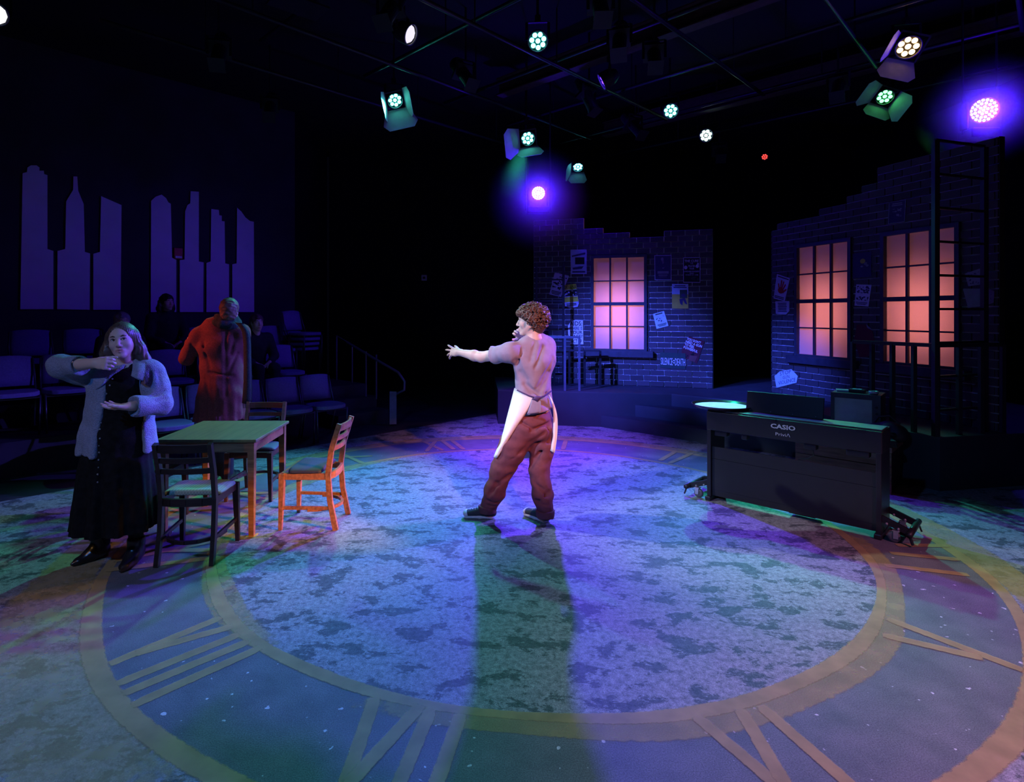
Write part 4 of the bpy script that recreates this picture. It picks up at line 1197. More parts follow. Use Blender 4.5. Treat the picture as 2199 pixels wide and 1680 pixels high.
# wheeled dolly under both ends
WHEEL = mat('caster_rubber', (0.09, 0.09, 0.10), 0.5); ZINC = mat('zinc_fork', (0.6, 0.6, 0.62), 0.3, 0.9)
def dolly(label, x_end, sgn):
    d_ = thing('piano_dolly', label, 'dolly', pl + Matrix.Rotation(prz, 3, 'Z') @ Vector((x_end, 0, 0)), prz)
    for y in (0.02, 0.28):
        MB().bar((-sgn * 0.03, y, 0.16), (sgn * 0.17, y, 0.085), 0.02, 0.045).build('arm', METAL, d_)
        for q in (0.03, 0.10):
            MB().lathe([(0.008, -0.006), (0.009, 0.002), (0.004, 0.006)], 8, Matrix.Rotation(math.radians(90), 3, 'X'), (sgn * q, y - 0.014, 0.13 - q * 0.3)).build('bolt', ZINC, d_)
        cx_ = sgn * 0.075
        MB().lathe([(0.018, -0.013), (0.036, -0.013), (0.040, -0.006), (0.040, 0.006), (0.036, 0.013), (0.018, 0.013)], 20, Matrix.Rotation(math.radians(90), 3, 'X'), (cx_, y - 0.015, 0.040)).build('caster_wheel', WHEEL, d_, smooth=True)
        fk = MB(); fk.box((cx_ + sgn * 0.012, y - 0.033, 0.058), (0.03, 0.004, 0.055)); fk.box((cx_ + sgn * 0.012, y + 0.003, 0.058), (0.03, 0.004, 0.055)); fk.box((cx_ + sgn * 0.012, y - 0.015, 0.087), (0.045, 0.045, 0.006))
        fk.build('caster_fork', ZINC, d_)
    MB().tube([(sgn * 0.17, -0.05, 0.088), (sgn * 0.17, 0.35, 0.088)], 0.021, 10).build('cross_tube', METAL, d_, smooth=True)
    MB().bar((sgn * 0.17, -0.03, 0.08), (sgn * 0.19, -0.035, 0.02), 0.02, 0.012).build('clamp_lever', METAL, d_)
    MB().bar((sgn * 0.17, 0.33, 0.08), (sgn * 0.19, 0.335, 0.02), 0.02, 0.012).build('clamp_lever', METAL, d_)
dolly('black wheeled dolly clamped under the left end of the piano', 0.0, -1)
dolly('black wheeled dolly clamped under the right end of the piano', PLEN, 1)
# serving tray on the piano
tc_ = P(1551, 874, 5.26); tc_.z = 0.796
ty = thing('serving_tray', 'round serving tray with a white liner and dark shiny rim on the piano', 'tray', tc_)
MB().lathe([(0.0, 0.0), (0.235, 0.0), (0.258, 0.022), (0.262, 0.030), (0.256, 0.030), (0.232, 0.006), (0.0, 0.006)], 40).build('rim', mat('glossy_brown_tray', (0.035, 0.025, 0.025), 0.12, 0.2, spec=0.8), ty, smooth=True)
MB().lathe([(0.0, 0.0065), (0.236, 0.0065), (0.236, 0.011), (0.0, 0.011)], 40).build('liner', mat('white_tray_liner', (0.8, 0.8, 0.8), 0.6), ty)

# ------------------------------------------------------------------ chest, television and clutter in front of the platform
CHW = wood('reddish_chest_wood', (0.34, 0.14, 0.11), 0.5, (4, 30, 30))
ca, cb = Vector((3.75, 5.27, 0)), Vector((3.18, 5.84, 0))
crz = math.atan2((ca - cb).y, (ca - cb).x); CW = (ca - cb).length
ch = thing('wooden_chest', 'low reddish wooden chest behind the piano', 'chest', cb, crz)     # local x from far-left to near-right corner, +y away
MB().box((CW / 2, 0.27, 0.40), (CW, 0.54, 0.05)).build('lid', CHW, ch, bevel=0.004)
for i in range(3):
    MB().box((CW / 2, 0.012, 0.0615 + 0.125 * i), (CW - 0.01, 0.02, 0.118)).build('plank', CHW, ch)
MB().box((CW / 2, 0.28, 0.19), (CW - 0.02, 0.50, 0.36)).build('body', mat('dark_chest_body', (0.03, 0.018, 0.016), 0.6), ch)
TVM = mat('television_casing', (0.035, 0.032, 0.045), 0.4, var=0.15)
tvl = Vector((3.60, 5.93, 0.425))
tv = thing('television', 'old box television with a grey screen on the chest', 'television', tvl, math.radians(-42))
MB().box((0.21, 0.16, 0.21), (0.42, 0.32, 0.42)).build('casing', TVM, tv, bevel=0.008)
MB().box((0.21, -0.006, 0.395), (0.42, 0.02, 0.05)).build('bezel', TVM, tv); MB().box((0.21, -0.006, 0.03), (0.42, 0.02, 0.06)).build('bezel', TVM, tv)
MB().box((0.015, -0.006, 0.21), (0.03, 0.02, 0.32)).build('bezel', TVM, tv); MB().box((0.385, -0.006, 0.21), (0.07, 0.02, 0.32)).build('bezel', TVM, tv)
SCR = mat('television_glass', (0.26, 0.29, 0.30), 0.3, var=0.1, spec=0.7)  # pale colour stands in for light reflected by the screen
vs_, fs_ = [], []
for j in range(7):
    for i in range(9):
        u, v_ = i / 8 * 2 - 1, j / 6 * 2 - 1
        vs_.append((0.19 + u * 0.16, -0.004 - 0.012 * (1 - u * u * 0.7) * (1 - v_ * v_ * 0.7), 0.215 + v_ * 0.155))
for j in range(6):
    for i in range(8): a = j * 9 + i; fs_.append((a, a + 1, a + 10, a + 9))
MB()._add(vs_, fs_).build('screen', SCR, tv, smooth=True)
for z in (0.30, 0.24):
    MB().lathe([(0.012, 0), (0.010, 0.012)], 12, Matrix.Rotation(math.radians(90), 3, 'X'), (0.385, -0.014, z)).build('knob', METAL, tv)
Rtv = Matrix.Rotation(math.radians(-42), 3, 'Z')
def on_tv(x, y): return tvl + Rtv @ Vector((x, y, 0.42))
n1 = thing('notebook', 'pale notebook lying open on the television', 'book', on_tv(0.10, 0.12), -0.5)
MB().box((0, 0, 0.008), (0.15, 0.11, 0.014)).build('pages', LAV, n1); MB().box((0, 0, 0.0175), (0.155, 0.115, 0.004)).build('cover', mat('notebook_cover', (0.2, 0.18, 0.3), 0.6), n1)
n2 = thing('cassette_player', 'small dark cassette player beside the notebook on the television', 'cassette player', on_tv(0.21, 0.10), -0.8)
MB().box((0, 0, 0.018), (0.14, 0.07, 0.034)).build('body', METAL, n2, bevel=0.006); MB().box((0, -0.002, 0.037), (0.08, 0.04, 0.004)).build('window', LAV, n2)
n3 = thing('ashtray', 'small round glass ashtray at the right edge of the television', 'ashtray', on_tv(0.355, 0.05))
MB().lathe([(0.0, 0.0), (0.035, 0.0), (0.045, 0.02), (0.040, 0.036), (0.03, 0.036), (0.03, 0.014), (0.0, 0.012)], 16).build('bowl', mat('ashtray_glass', (0.3, 0.32, 0.36), 0.15, 0.3), n3, smooth=True)
MB().lathe([(0.0, 0.013), (0.028, 0.015), (0.02, 0.024), (0.0, 0.026)], 12).build('ash', GREY, n3)
Rch = Matrix.Rotation(crz, 3, 'Z')
def on_ch(x, y): return cb + Rch @ Vector((x, y, 0.425))
t1 = thing('telephone', 'black desk telephone on the near corner of the chest', 'telephone', on_ch(0.72, 0.10), crz + 0.4)
bm1 = MB(); bm1.box((0, 0, 0.03), (0.17, 0.19, 0.06), taper=1.1).build('body', METAL, t1, bevel=0.01)
MB().tube([(-0.10, 0.05, 0.085), (-0.07, 0.05, 0.10), (0.07, 0.05, 0.10), (0.10, 0.05, 0.085)], [0.026, 0.016, 0.016, 0.026], 10).build('handset', METAL, t1, smooth=True)
MB().lathe([(0.0, 0.061), (0.045, 0.061), (0.042, 0.068), (0.0, 0.068)], 16, None, (0, -0.04, 0)).build('dial', GREY, t1)
t2 = thing('camera_bag', 'black soft bag slumped at the right side of the chest', 'bag', on_ch(0.70, 0.33), crz)
V = Vol((-0.2, -0.14, 0), (0.2, 0.14, 0.25), 0.012); V.cap((-0.09, 0, 0.08), (0.09, 0, 0.08), 0.10, None, 0.0, (0, 1, 0), 0.085); V.ell((0.05, 0, 0.12), (0.10, 0.08, 0.07)); V.half((0, 0, 0.0), (0, 0, -1)); V.wrinkle(0.006, 40)
solid('bag_body', [V.mesh()], mat('black_nylon', (0.012, 0.012, 0.016), 0.6), t2)
MB().tube([(-0.1, 0.02, 0.15), (-0.06, 0.02, 0.22), (0.03, 0.02, 0.24), (0.11, 0.02, 0.17)], 0.009, 6).build('strap', METAL, t2)
t3 = thing('paper_sheet', 'crumpled pale sheet on the front edge of the chest', 'paper', on_ch(0.62, 0.02), crz + 0.2)
vs_, fs_ = [], []
for j in range(5):
    for i in range(6): vs_.append((i * 0.03 - 0.07, j * 0.025, 0.004 + 0.008 * rng.random()))
for j in range(4):
    for i in range(5): a = j * 6 + i; fs_.append((a, a + 1, a + 7, a + 6))
MB()._add(vs_, fs_).build('sheet', WHITE, t3)
t4 = thing('photo_camera', 'small black camera with a pale lens ring on the chest', 'camera', on_ch(0.58, 0.14), crz)
MB().box((0, 0, 0.04), (0.12, 0.06, 0.08)).build('body', METAL, t4, bevel=0.008); MB().lathe([(0.03, 0), (0.03, 0.05), (0.024, 0.05), (0.024, 0.03)], 16, Matrix.Rotation(math.radians(90), 3, 'X'), (0, -0.03, 0.04)).build('lens', ZINC, t4, smooth=True)
# ------------------------------------------------------------------ lighting grid
PIPE = mat('grid_pipe', (0.035, 0.035, 0.04), 0.4, 0.5, var=0.2)
U1 = Vector((0.7071, -0.7071, 0)); U2 = Vector((0.7071, 0.7071, 0))
def pipe(c, along, z, r, s0, s1, label, nm='grid_pipe'):
    base = (U2 if along == 1 else Vector((-0.7071, 0.7071, 0))) * (c * 0.7071)
    d = U1 if along == 1 else U2
    a, b = base + d * s0 + Vector((0, 0, z)), base + d * s1 + Vector((0, 0, z))
    m_ = (a + b) / 2
    t = thing(nm, label, 'pipe', m_)
    MB().tube([a, b], r, 8).build('tube', PIPE, t, smooth=True, off=m_)
    for u in (0.15, 0.4, 0.6, 0.85):
        p = a + (b - a) * u
        MB().tube([p, (p.x, p.y, 5.4)], 0.009, 5).build('hanger', PIPE, t, off=m_)
WHO = ['nearest the camera', 'second from the camera', 'third from the camera', 'fourth from the camera', 'fifth from the camera', 'farthest from the camera']
for i, c in enumerate((4.2, 6.2, 8.2, 10.2, 12.2, 14.2)):
    pipe(c, 1, 4.78, 0.024, -6.5, 4.2, 'dark ceiling pipe running up to the left, ' + WHO[i])
for i, c in enumerate((0.4, 2.28, 4.15, 6.2, 8.2, 10.0)):
    pipe(c, 2, 4.70, 0.024, 1.5, 8.6, 'dark ceiling pipe running up to the right, ' + ['farthest right', 'second from the right', 'third from the right', 'third from the left', 'second from the left', 'farthest left'][i])
BEAMM = mat('brown_steel_beam', (0.06, 0.035, 0.032), 0.6, var=0.3)
for k, c in enumerate((9.15, 13.2)):
    base = U2 * (c * 0.7071)
    t = thing('ceiling_beam', ('brown steel ceiling beam above the curly haired man' if k == 0 else 'brown steel ceiling beam over the centre brick wall'), 'beam', base + Vector((0, 0, 5.0)))
    a, b = base + U1 * -6, base + U1 * 4.5
    for nm, z, w_, h_ in (('flange', 4.93, 0.16, 0.018), ('web', 5.05, 0.02, 0.22), ('flange', 5.17, 0.16, 0.018)):
        MB().bar((a.x, a.y, z), (b.x, b.y, z), w_, h_).build(nm, BEAMM, t, off=base + Vector((0, 0, 5.0)))
    for u in (0.2, 0.5, 0.8):
        p = a + (b - a) * u; MB().bar((p.x, p.y, 5.17), (p.x, p.y, 5.4), 0.02, 0.02).build('hanger', BEAMM, t, off=base + Vector((0, 0, 5.0)))
cy = thing('cable_tray', 'dark flat panel hung under the ceiling at the upper left', 'panel', P(640, 12, 5.6))
MB().box((0, 0, 0), (0.5, 0.32, 0.02), Matrix.Rotation(0.7, 3, 'Z')).build('plate', METAL, cy)
MB().tube([(0, 0, 0), (0, 0, 5.4 - cy.location.z)], 0.008, 6).build('hanger', METAL, cy)

CANM = mat('fixture_black', (0.011, 0.011, 0.012), 0.5, 0.1, var=0.15, spec=0.3)
DOORM = mat('barn_door_inside', (0.45, 0.46, 0.46), 0.55, 0.0, var=0.1)
def led_mat(col, s, lights):
    m = mat('led_%d_%d_%d_%d_%d' % (*[int(c * 99) for c in col], int(s * 10), lights), (0.02, 0.02, 0.02), 0.3, emit=col, estr=s)
    m.cycles.emission_sampling = 'AUTO' if lights else 'NONE'      # only lamps with barn doors light something close by
    return m
SPOTS = {}
def spot_lamp(parent, pos, aim, col, watts, half, blend, soft, d, off):
    ld = bpy.data.lights.new('lamp_beam', 'SPOT')
    ld.energy = watts; ld.color = col; ld.spot_size = 2 * math.radians(half); ld.spot_blend = blend; ld.shadow_soft_size = soft
    o = bpy.data.objects.new('lamp_beam', ld); COL.objects.link(o)
    o.parent = parent; o.location = d * off
    o.rotation_mode = 'QUATERNION'; o.rotation_quaternion = d.to_track_quat('-Z', 'Y')
    return o
def stage_light(label, pos, aim, col, watts, half, blend=0.6, r=0.10, nled=7, look=None, glow=11.0, doors=(), roll=0.0, soft=0.06, lens=None, nm='stage_light', hang=True, cat='stage light'):
    """LED can; look: the way the can is turned (defaults to the beam's aim); doors: list of (angle deg, opening deg, length, width)"""
    pos = Vector(pos); aim = Vector(aim)
    t = thing(nm, label, cat, pos)
    d = (aim - pos).normalized()
    dl = d if look is None else (Vector(look) - pos).normalized()
    M = frame_to(dl) @ Matrix.Rotation(roll, 3, 'Z')
    L_ = r * 1.9
    MB().lathe([(0.0, -L_), (r * 0.55, -L_), (r * 0.8, -L_ * 0.8), (r * 1.05, -L_ * 0.55), (r * 1.12, 0.0), (r * 1.12, 0.02), (r * 1.02, 0.02), (r * 1.02, -0.015), (0.0, -0.015)], 28, M).build('housing', CANM, t, smooth=False)
    lp = MB()
    LM = led_mat(lens or col, glow, bool(doors))
    rings = [(0, 1)]
    if nled == 7: rings = [(0, 1), (0.66, 7)]; cr = r * 0.26
    elif nled == 1: rings = [(0, 1)]; cr = r * 0.93
    else: rings = [(0, 1), (0.30, 6), (0.60, 12), (0.88, 18)]; cr = r * 0.115
    zf = 0.004
    for rad, cnt in rings:
        for k in range(cnt):
            a = 2 * math.pi * k / cnt + 0.3
            c = M @ Vector((r * rad * math.cos(a), r * rad * math.sin(a), zf))
            MB().lathe([(cr, 0.0), (cr * 0.8, cr * 0.22), (0.0, cr * 0.3)], 10, M, c).build('led', LM, t, smooth=True)
    MB().lathe([(r * 1.0, 0.018), (r * 1.1, 0.024), (r * 1.1, 0.034), (r * 1.0, 0.034), (r * 1.0, 0.018)], 28, M, cap=False).build('rim', mat('fixture_rim', (0.18, 0.19, 0.19), 0.35), t, smooth=True)
    if doors:
        fr = MB()
        q = r * 1.25
        for a0 in (0, 90, 180, 270):
            R_ = M @ Matrix.Rotation(math.radians(a0), 3, 'Z')
            fr.box(R_ @ Vector((q, 0, 0.01)), (0.02, q * 2, 0.02), R_)
        fr.build('door_frame', CANM, t)
        for ang, op, ln, wd in doors:
            R_ = M @ Matrix.Rotation(math.radians(ang), 3, 'Z')
            o_ = math.radians(op)
            e = Vector((math.sin(o_), 0, math.cos(o_)))          # out and forward from the hinge
            h0 = Vector((q, 0, 0.02)); nn = Vector((math.cos(o_), 0, -math.sin(o_)))
            w0, w1 = wd * 0.5, wd * 0.72
            poly = [h0 + Vector((0, -w0, 0)), h0 + Vector((0, w0, 0)), h0 + e * ln * 0.72 + Vector((0, w1, 0)), h0 + e * ln + Vector((0, w1 * 0.72, 0)), h0 + e * ln + Vector((0, -w1 * 0.72, 0)), h0 + e * ln * 0.72 + Vector((0, -w1, 0))]
            MB().slab([R_ @ p for p in poly], R_ @ nn, 0.003).build('barn_door', DOORM, t)
    # yoke and drop stem
    side = M @ Vector((1, 0, 0)); side = Vector((side.x, side.y, 0)).normalized() if Vector((side.x, side.y, 0)).length > 0.1 else Vector((1, 0, 0))
    back = -dl * L_ * 0.45
    yk = MB()
    top = back + Vector((0, 0, r * 1.9))
    for s in (-1, 1): yk.bar(back + side * s * r * 1.2, top + side * s * r * 1.2, 0.03, 0.006)
    yk.bar(top - side * r * 1.2, top + side * r * 1.2, 0.03, 0.006)
    yk.build('yoke', CANM, t)
    if hang:
        MB().tube([top, (top.x, top.y, 5.4 - pos.z)], 0.014, 6).build('drop_stem', CANM, t)
        MB().box(top + Vector((0, 0, 0.04)), (0.06, 0.05, 0.07)).build('clamp', CANM, t)
    elif nm == 'stage_light':
        MB().tube([top, back - dl * 0.1, (back.x, back.y, 0.02 - pos.z)], 0.018, 6).build('boom_pole', CANM, t)
        MB().lathe([(0.25, 0.0), (0.25, 0.015), (0.03, 0.03)], 20, None, (back.x, back.y, -pos.z)).build('boom_base', CANM, t)
    if watts: SPOTS[label] = spot_lamp(t, pos, aim, col, watts, half, blend, soft, d, 1.08 if nm == 'moving_head_light' else 0.06)
    return t
def moving_head(label, pos, aim, col, watts, half, look, blend=0.8, r=0.115, glow=10.0, lens=None, halo_watts=45.0):
    t = stage_light(label, pos, aim, col, watts, half, blend, r, 37, look, glow, (), 0, 0.07, lens, 'moving_head_light', hang=False, cat='moving light')
    # base below and arms
    pos = Vector(pos)
    sd = bpy.data.lights.new('halo_light', 'POINT'); sd.energy = halo_watts; sd.color = (0.05, 0.0, 1.0); sd.shadow_soft_size = 0.05  # added point light before the lens; makes the haze glow as a halo
    so = bpy.data.objects.new('halo_light', sd); COL.objects.link(so); so.parent = t; so.location = (Vector(look) - pos).normalized() * 0.16
    for s in (-1, 1): MB().box((s * r * 1.45, 0.04, -0.06), (0.035, 0.10, 0.30)).build('arm', CANM, t, bevel=0.01)
    MB().box((0, 0.05, -0.26), (0.34, 0.20, 0.10)).build('base', CANM, t, bevel=0.012)
    MB().box((0, 0.04, -0.205), (0.30, 0.16, 0.012)).build('turntable', mat('fixture_rim', (0.18, 0.19, 0.19), 0.35), t)
    for s in (-1, 1):
        MB().tube([(s * 0.19, 0.05, -0.26), (s * 0.19, 0.05, 5.4 - pos.z)], 0.012, 6).build('drop_stem', CANM, t)
    return t
def LZ(px, py, z=4.6): return P(px, py, (z - CH) * FPX / (Y0 - py))
TEAL = (0.05, 0.78, 0.72); TEALW = (0.30, 0.95, 0.80); VIO = (0.16, 0.05, 1.0)
TL = (0.10, 1.0, 0.85); VL = (0.62, 0.45, 1.0)
VW = (0.75, 0.62, 1.0)
moving_head('violet moving light glowing above the centre brick wall', P(1156, 415, 9.0), (0.40, 3.3, 0.0), (0.10, 0.03, 1.0), 2150, 55, (0.1, 0, 1.4), 1.0, 0.10, 11.0, VW, 75.0)
moving_head('violet moving light high above the right brick wall', P(2112, 237, 6.45), (-1.9, 4.5, 0.7), (0.13, 0.09, 1.0), 3600, 21, (2.6, 0, 1.6), 1.0, 0.125, 11.0, VW, 75.0)
stage_light('bare teal stage light with a round lens, nearest above the curly haired man', LZ(1155, 88), (0.3, 2.9, 0), TEAL, 40, 34, look=(0.3, 1.5, 1.6), lens=TL)
stage_light('teal stage light with three open barn doors at the left', LZ(848, 215), (-2.3, 3.7, 0), (0.06, 0.95, 0.70), 540, 33, look=(0.6, 3.5, 0.4), lens=TL, roll=0.35, doors=((-90, 38, 0.30, 0.34), (0, 20, 0.20, 0.30), (180, 20, 0.20, 0.30)))
stage_light('teal stage light with its left barn door swung wide, above the violet lamp', LZ(1133, 297, 4.25), (-1.5, 5.0, 0), (0.04, 0.90, 0.50), 760, 21, 1.0, look=(1.6, 3.0, 1.0), lens=TL, roll=0.2, doors=((-90, 25, 0.2, 0.28), (180, 50, 0.34, 0.32)))
stage_light('bare teal stage light with a round lens, right of the grid centre', LZ(1440, 238), (2.3, 4.9, 0), (0.02, 0.90, 0.55), 500, 22, 1.0, look=(1.6, 2.0, 1.6), lens=TL)
stage_light('bare whitish teal stage light with a round lens, lowest on the right', LZ(1516, 291), (2.9, 3.4, 0), (0.06, 0.85, 0.70), 1050, 19, 1.0, look=(1.4, 1.0, 2.0), lens=(0.6, 1.0, 0.9))
stage_light('small cyan stage light with barn doors just above the violet lamp', LZ(1241, 358), (1.8, 8.0, 0), (0.08, 0.7, 0.9), 110, 24, look=(1.7, 8.0, 0.2), lens=(0.12, 0.85, 1.0), doors=((-90, 40, 0.22, 0.26), (180, 25, 0.3, 0.26)))
stage_light('green stage light with a barn door lit violet', LZ(1900, 207), (3.3, 3.9, 0), (0.12, 0.95, 0.10), 300, 15, look=(3.6, 3.6, 0.4), glow=8, lens=(0.10, 1.0, 0.22), roll=-0.5, doors=((-90, 30, 0.2, 0.26), (0, 14, 0.34, 0.26), (180, 55, 0.26, 0.26)))
stage_light('amber stage light with one lit barn door at the upper right', LZ(1950, 100), (-1.4, 4.5, 0.3), (1.0, 0.42, 0.12), 600, 12, look=(2.6, 2.0, 0.6), lens=(1.0, 0.55, 0.22), r=0.115, glow=8, roll=-0.4, doors=((-90, 48, 0.22, 0.28), (180, 30, 0.2, 0.24)))
stage_light('lavender white stage light turned to the right, upper left of centre', LZ(878, 73), (2.2, 5.26, 0.8), (0.9, 0.75, 1.0), 260, 4, look=(3.2, 4.6, 2.4), lens=(0.85, 0.80, 1.0), nled=1, glow=1.1)
stage_light('white stage light at the far left edge', LZ(-10, 30), (0.36, 4.66, 1.05), (0.84, 0.88, 1.0), 1450, 8.5, 0.7, look=(-1.0, 1.0, 2.0), lens=(0.85, 0.85, 1.0), nled=1, glow=4.0)
stage_light('tiny red stage light far behind the right brick wall', P(1642, 337, 11.5), (-2.5, 5.8, 1.2), (1.0, 0.06, 0.03), 120, 9, look=(2.0, 2.0, 1.5), lens=(1.0, 0.06, 0.05), r=0.06, glow=2.0)
# lamps of the front-of-house position behind the camera and of the side booms out of view
stage_light('rose front light hung behind the camera on the right', (3.6, -1.0, 4.6), (2.9, 1.4, 0), (1.0, 0.28, 0.58), 1700, 29, 1.0)
stage_light('salmon front light hung behind the camera on the right for the man', (2.6, -1.6, 4.5), (0.5, 4.6, 1.0), (1.0, 0.32, 0.20), 2500, 6.5, 0.8)
stage_light('lavender front light hung behind the camera on the left for the man', (-4.4, 0.4, 4.4), (0.30, 4.6, 1.05), (0.46, 0.56, 1.0), 2500, 6.0, 0.8)
stage_light('blue front light hung behind the camera on the left', (-2.6, -1.2, 4.6), (-0.6, 3.2, 0), (0.08, 0.30, 1.0), 560, 36, 1.0)
stage_light('amber front light hung behind the camera on the left', (-4.4, -0.6, 4.6), (-2.6, 2.8, 0), (1.0, 0.55, 0.20), 170, 26, 1.0)
stage_light('amber side light low on a boom right of the stage', (4.7, 1.5, 2.2), (-1.35, 4.5, 0.15), (1.0, 0.36, 0.08), 4000, 4.2, 0.7, hang=False)
stage_light('added unseen violet light for the far edge of the stage, above the frame', (0.3, 5.1, 4.7), (0.8, 7.5, 0), (0.18, 0.07, 1.0), 3700, 19, 1.0)  # added out of sight to bring violet to the far floor
# side lamps for the set walls and the house
stage_light('blue side light for the centre brick wall, left over the house', (-3.4, 3.9, 4.6), (2.55, 9.2, 0.75), (0.06, 0.10, 1.0), 11000, 10, 1.0)
stage_light('blue side light for the right brick wall, over the stage left of centre', (-1.4, 3.4, 4.6), (4.15, 8.2, 0.55), (0.05, 0.10, 1.0), 8000, 8, 1.0)
stage_light('blue light for the house seats, hung over the platform', (1.6, 7.4, 4.6), (-4.6, 8.6, 1.3), (0.08, 0.02, 1.0), 230, 27, 1.0)
stage_light('red side light for the coat, hung over the house seats', (-6.6, 4.3, 3.4), (-2.6, 5.7, 1.35), (1.0, 0.12, 0.06), 1000, 6, 0.8)
# unlit fixtures in the grid
def dark_spot(label, pos, aim):
    pos = Vector(pos); t = thing('profile_spotlight', label, 'stage light', pos)
    d = (Vector(aim) - pos).normalized(); M = frame_to(d)
    MB().lathe([(0.0, -0.34), (0.085, -0.34), (0.09, -0.18), (0.075, -0.12), (0.075, 0.16), (0.085, 0.17), (0.085, 0.21), (0.07, 0.21), (0.07, 0.15), (0, 0.14)], 18, M).build('barrel', CANM, t)
    MB().box(M @ Vector((0, 0, -0.12)), (0.22, 0.22, 0.03), M).build('shutter_plate', CANM, t)
    MB().box(M @ Vector((0, 0, 0.215)), (0.17, 0.17, 0.006), M).build('gel_frame', CANM, t)
    yk = MB(); s_ = M @ Vector((1, 0, 0)); top = Vector((0, 0, 0.2))
    for s in (-1, 1): yk.bar(s_ * 0.12 * s, top + s_ * 0.12 * s, 0.03, 0.006)
    yk.bar(top - s_ * 0.12, top + s_ * 0.12, 0.03, 0.006); yk.build('yoke', CANM, t)
    MB().tube([top, (0, 0, 5.4 - pos.z)], 0.013, 6).build('drop_stem', CANM, t)
for i, (px, py, z, aim, lb) in enumerate(((1405, 125, 4.55, (1.3, 3, 0), 'over the grid crossing'), (1265, 215, 4.5, (3, 6, 0), 'left of the bare teal light'), (1365, 275, 4.45, (4.2, 5, 0), 'leaning toward the right brick wall'), (1000, 165, 4.55, (2.2, 3.5, 0), 'left of the brown beam'), (1330, 95, 4.5, (0.5, 3, 0), 'beside the brown beam'), (1290, 20, 4.55, (1, 2, 0), 'near the top edge'),
                                              (835, 28, 4.55, (-2, 2, 0), 'above the lavender lamp'), (1545, 330, 4.5, (3, 5, 0), 'under the whitish teal lamp'), (580, 235, 4.5, (-2, 4, 0), 'over the house seats'), (1800, 190, 4.5, (2, 4, 0), 'left of the green lamp'), (470, 118, 4.5, (-2, 3, 0), 'in the dark upper left'))):
    dark_spot('unlit black profile spotlight ' + lb, LZ(px, py, z), aim)
# ------------------------------------------------------------------ people
SKIN = mat('skin_fair', (0.54, 0.38, 0.31), 0.5, var=0.06, scale=20, vcol=True, spec=0.35)
EYEW = mat('eye_white', (0.75, 0.73, 0.72), 0.2); EYED = mat('eye_iris', (0.04, 0.03, 0.03), 0.1); BROW = mat('brow_hair', (0.05, 0.03, 0.025), 0.8)
def rotm(fwd, up=(0, 0, 1)):
    f = unit(fwd); u = np.array(up, float); u = unit(u - f * (u @ f)); l = np.cross(u, f)
    return np.stack([f, l, u], 1)          # columns: nose, left, up
def put_local(V, R, o, sc=1.0): return (V * sc) @ R.T + np.array(o)
def head_on(parent, base, o, fwd, up, sc, woman=False, eyes=True, brow=True, neck_dir=(-0.02, 0, -0.13), h=0.0026, look=(0, 0)):
    """returns world-space head surface with its lip tint; adds eyes and brows as children"""
    R = rotm(fwd, up)
    V, F = head_mesh(woman, h, True, neck_dir)
    V = relax(V, F, 1)
    t = lip_tint(V)
    Vw = put_local(V, R, o, sc)
    base = np.array(base)
    if eyes:
        for s in (-1, 1):
            c = put_local(np.array([[0.0758, s * 0.031, 0.0062]]), R, o, sc)[0] - base
            d = R @ unit((1, look[0], look[1])); M = frame_to(Vector(d), Vector(R[:, 2]))
            e = MB().lathe([(0.0, 0.0105), (0.0055, 0.0092), (0.0092, 0.0055), (0.0106, 0.0), (0.0092, -0.005)], 14, M, c); e.build('eye', EYEW, parent, smooth=True)
            MB().lathe([(0.0, 0.0113), (0.0035, 0.0109), (0.0060, 0.0095)], 12, M, c).build('iris', EYED, parent, smooth=True)
            lp_ = [put_local(np.array([q]), R, o, sc)[0] - base for q in ((0.084, s * 0.0185, 0.0095), (0.0885, s * 0.027, 0.0145), (0.0865, s * 0.037, 0.0140), (0.078, s * 0.0475, 0.0085))]
            MB().tube(lp_, [0.0010, 0.0022, 0.0022, 0.0012], 6).build('eyelash', BROW, parent, smooth=True)
    if brow:
        for s in (-1, 1):
            pts = [put_local(np.array([q]), R, o, sc)[0] - base for q in ((0.0865, s * 0.014, 0.0255), (0.0865, s * 0.030, 0.0315), (0.076, s * 0.048, 0.0285))]
            MB().tube(pts, [0.0030, 0.0044, 0.0020], 6).build('eyebrow', BROW, parent, smooth=True)
    return (Vw, F, t)
def body_obj(parent, base, pieces, name='body', m=None):
    """pieces: (V,F[,tint]) joined into the one body mesh"""
    Vs, Fs, Ts, o = [], [], [], 0
    for pc in pieces:
        V, F = pc[0], pc[1]
        t = pc[2] if len(pc) > 2 else np.ones((len(V), 4))
        if len(pc) < 3: V = relax(V, F, 1)
        Vs.append(V); Fs.append(F + o); Ts.append(t); o += len(V)
    me = mesh_np(name, np.concatenate(Vs) - np.array(base), np.concatenate(Fs), True)
    at = me.color_attributes.new('tint', 'FLOAT_COLOR', 'POINT'); at.data.foreach_set('color', np.concatenate(Ts).astype(np.float32).ravel())
    return obj(name, me, m or SKIN, parent)
def bbox(*pts, r=0.1):
    a = np.array([tuple(p) for p in pts], float); return a.min(0) - r, a.max(0) + r
def march(v, px, py, y0, y1, n=400):
    """first point along the camera ray inside the solid"""
    for Y in np.linspace(y0, y1, n):
        p = np.array(P(px, py, Y)); i = np.round((p - v.lo) / v.h).astype(int)
        if (i >= 0).all() and (i < v.f.shape).all() and v.f[tuple(i)] < 0: return Vector(p)
    return P(px, py, (y0 + y1) / 2)
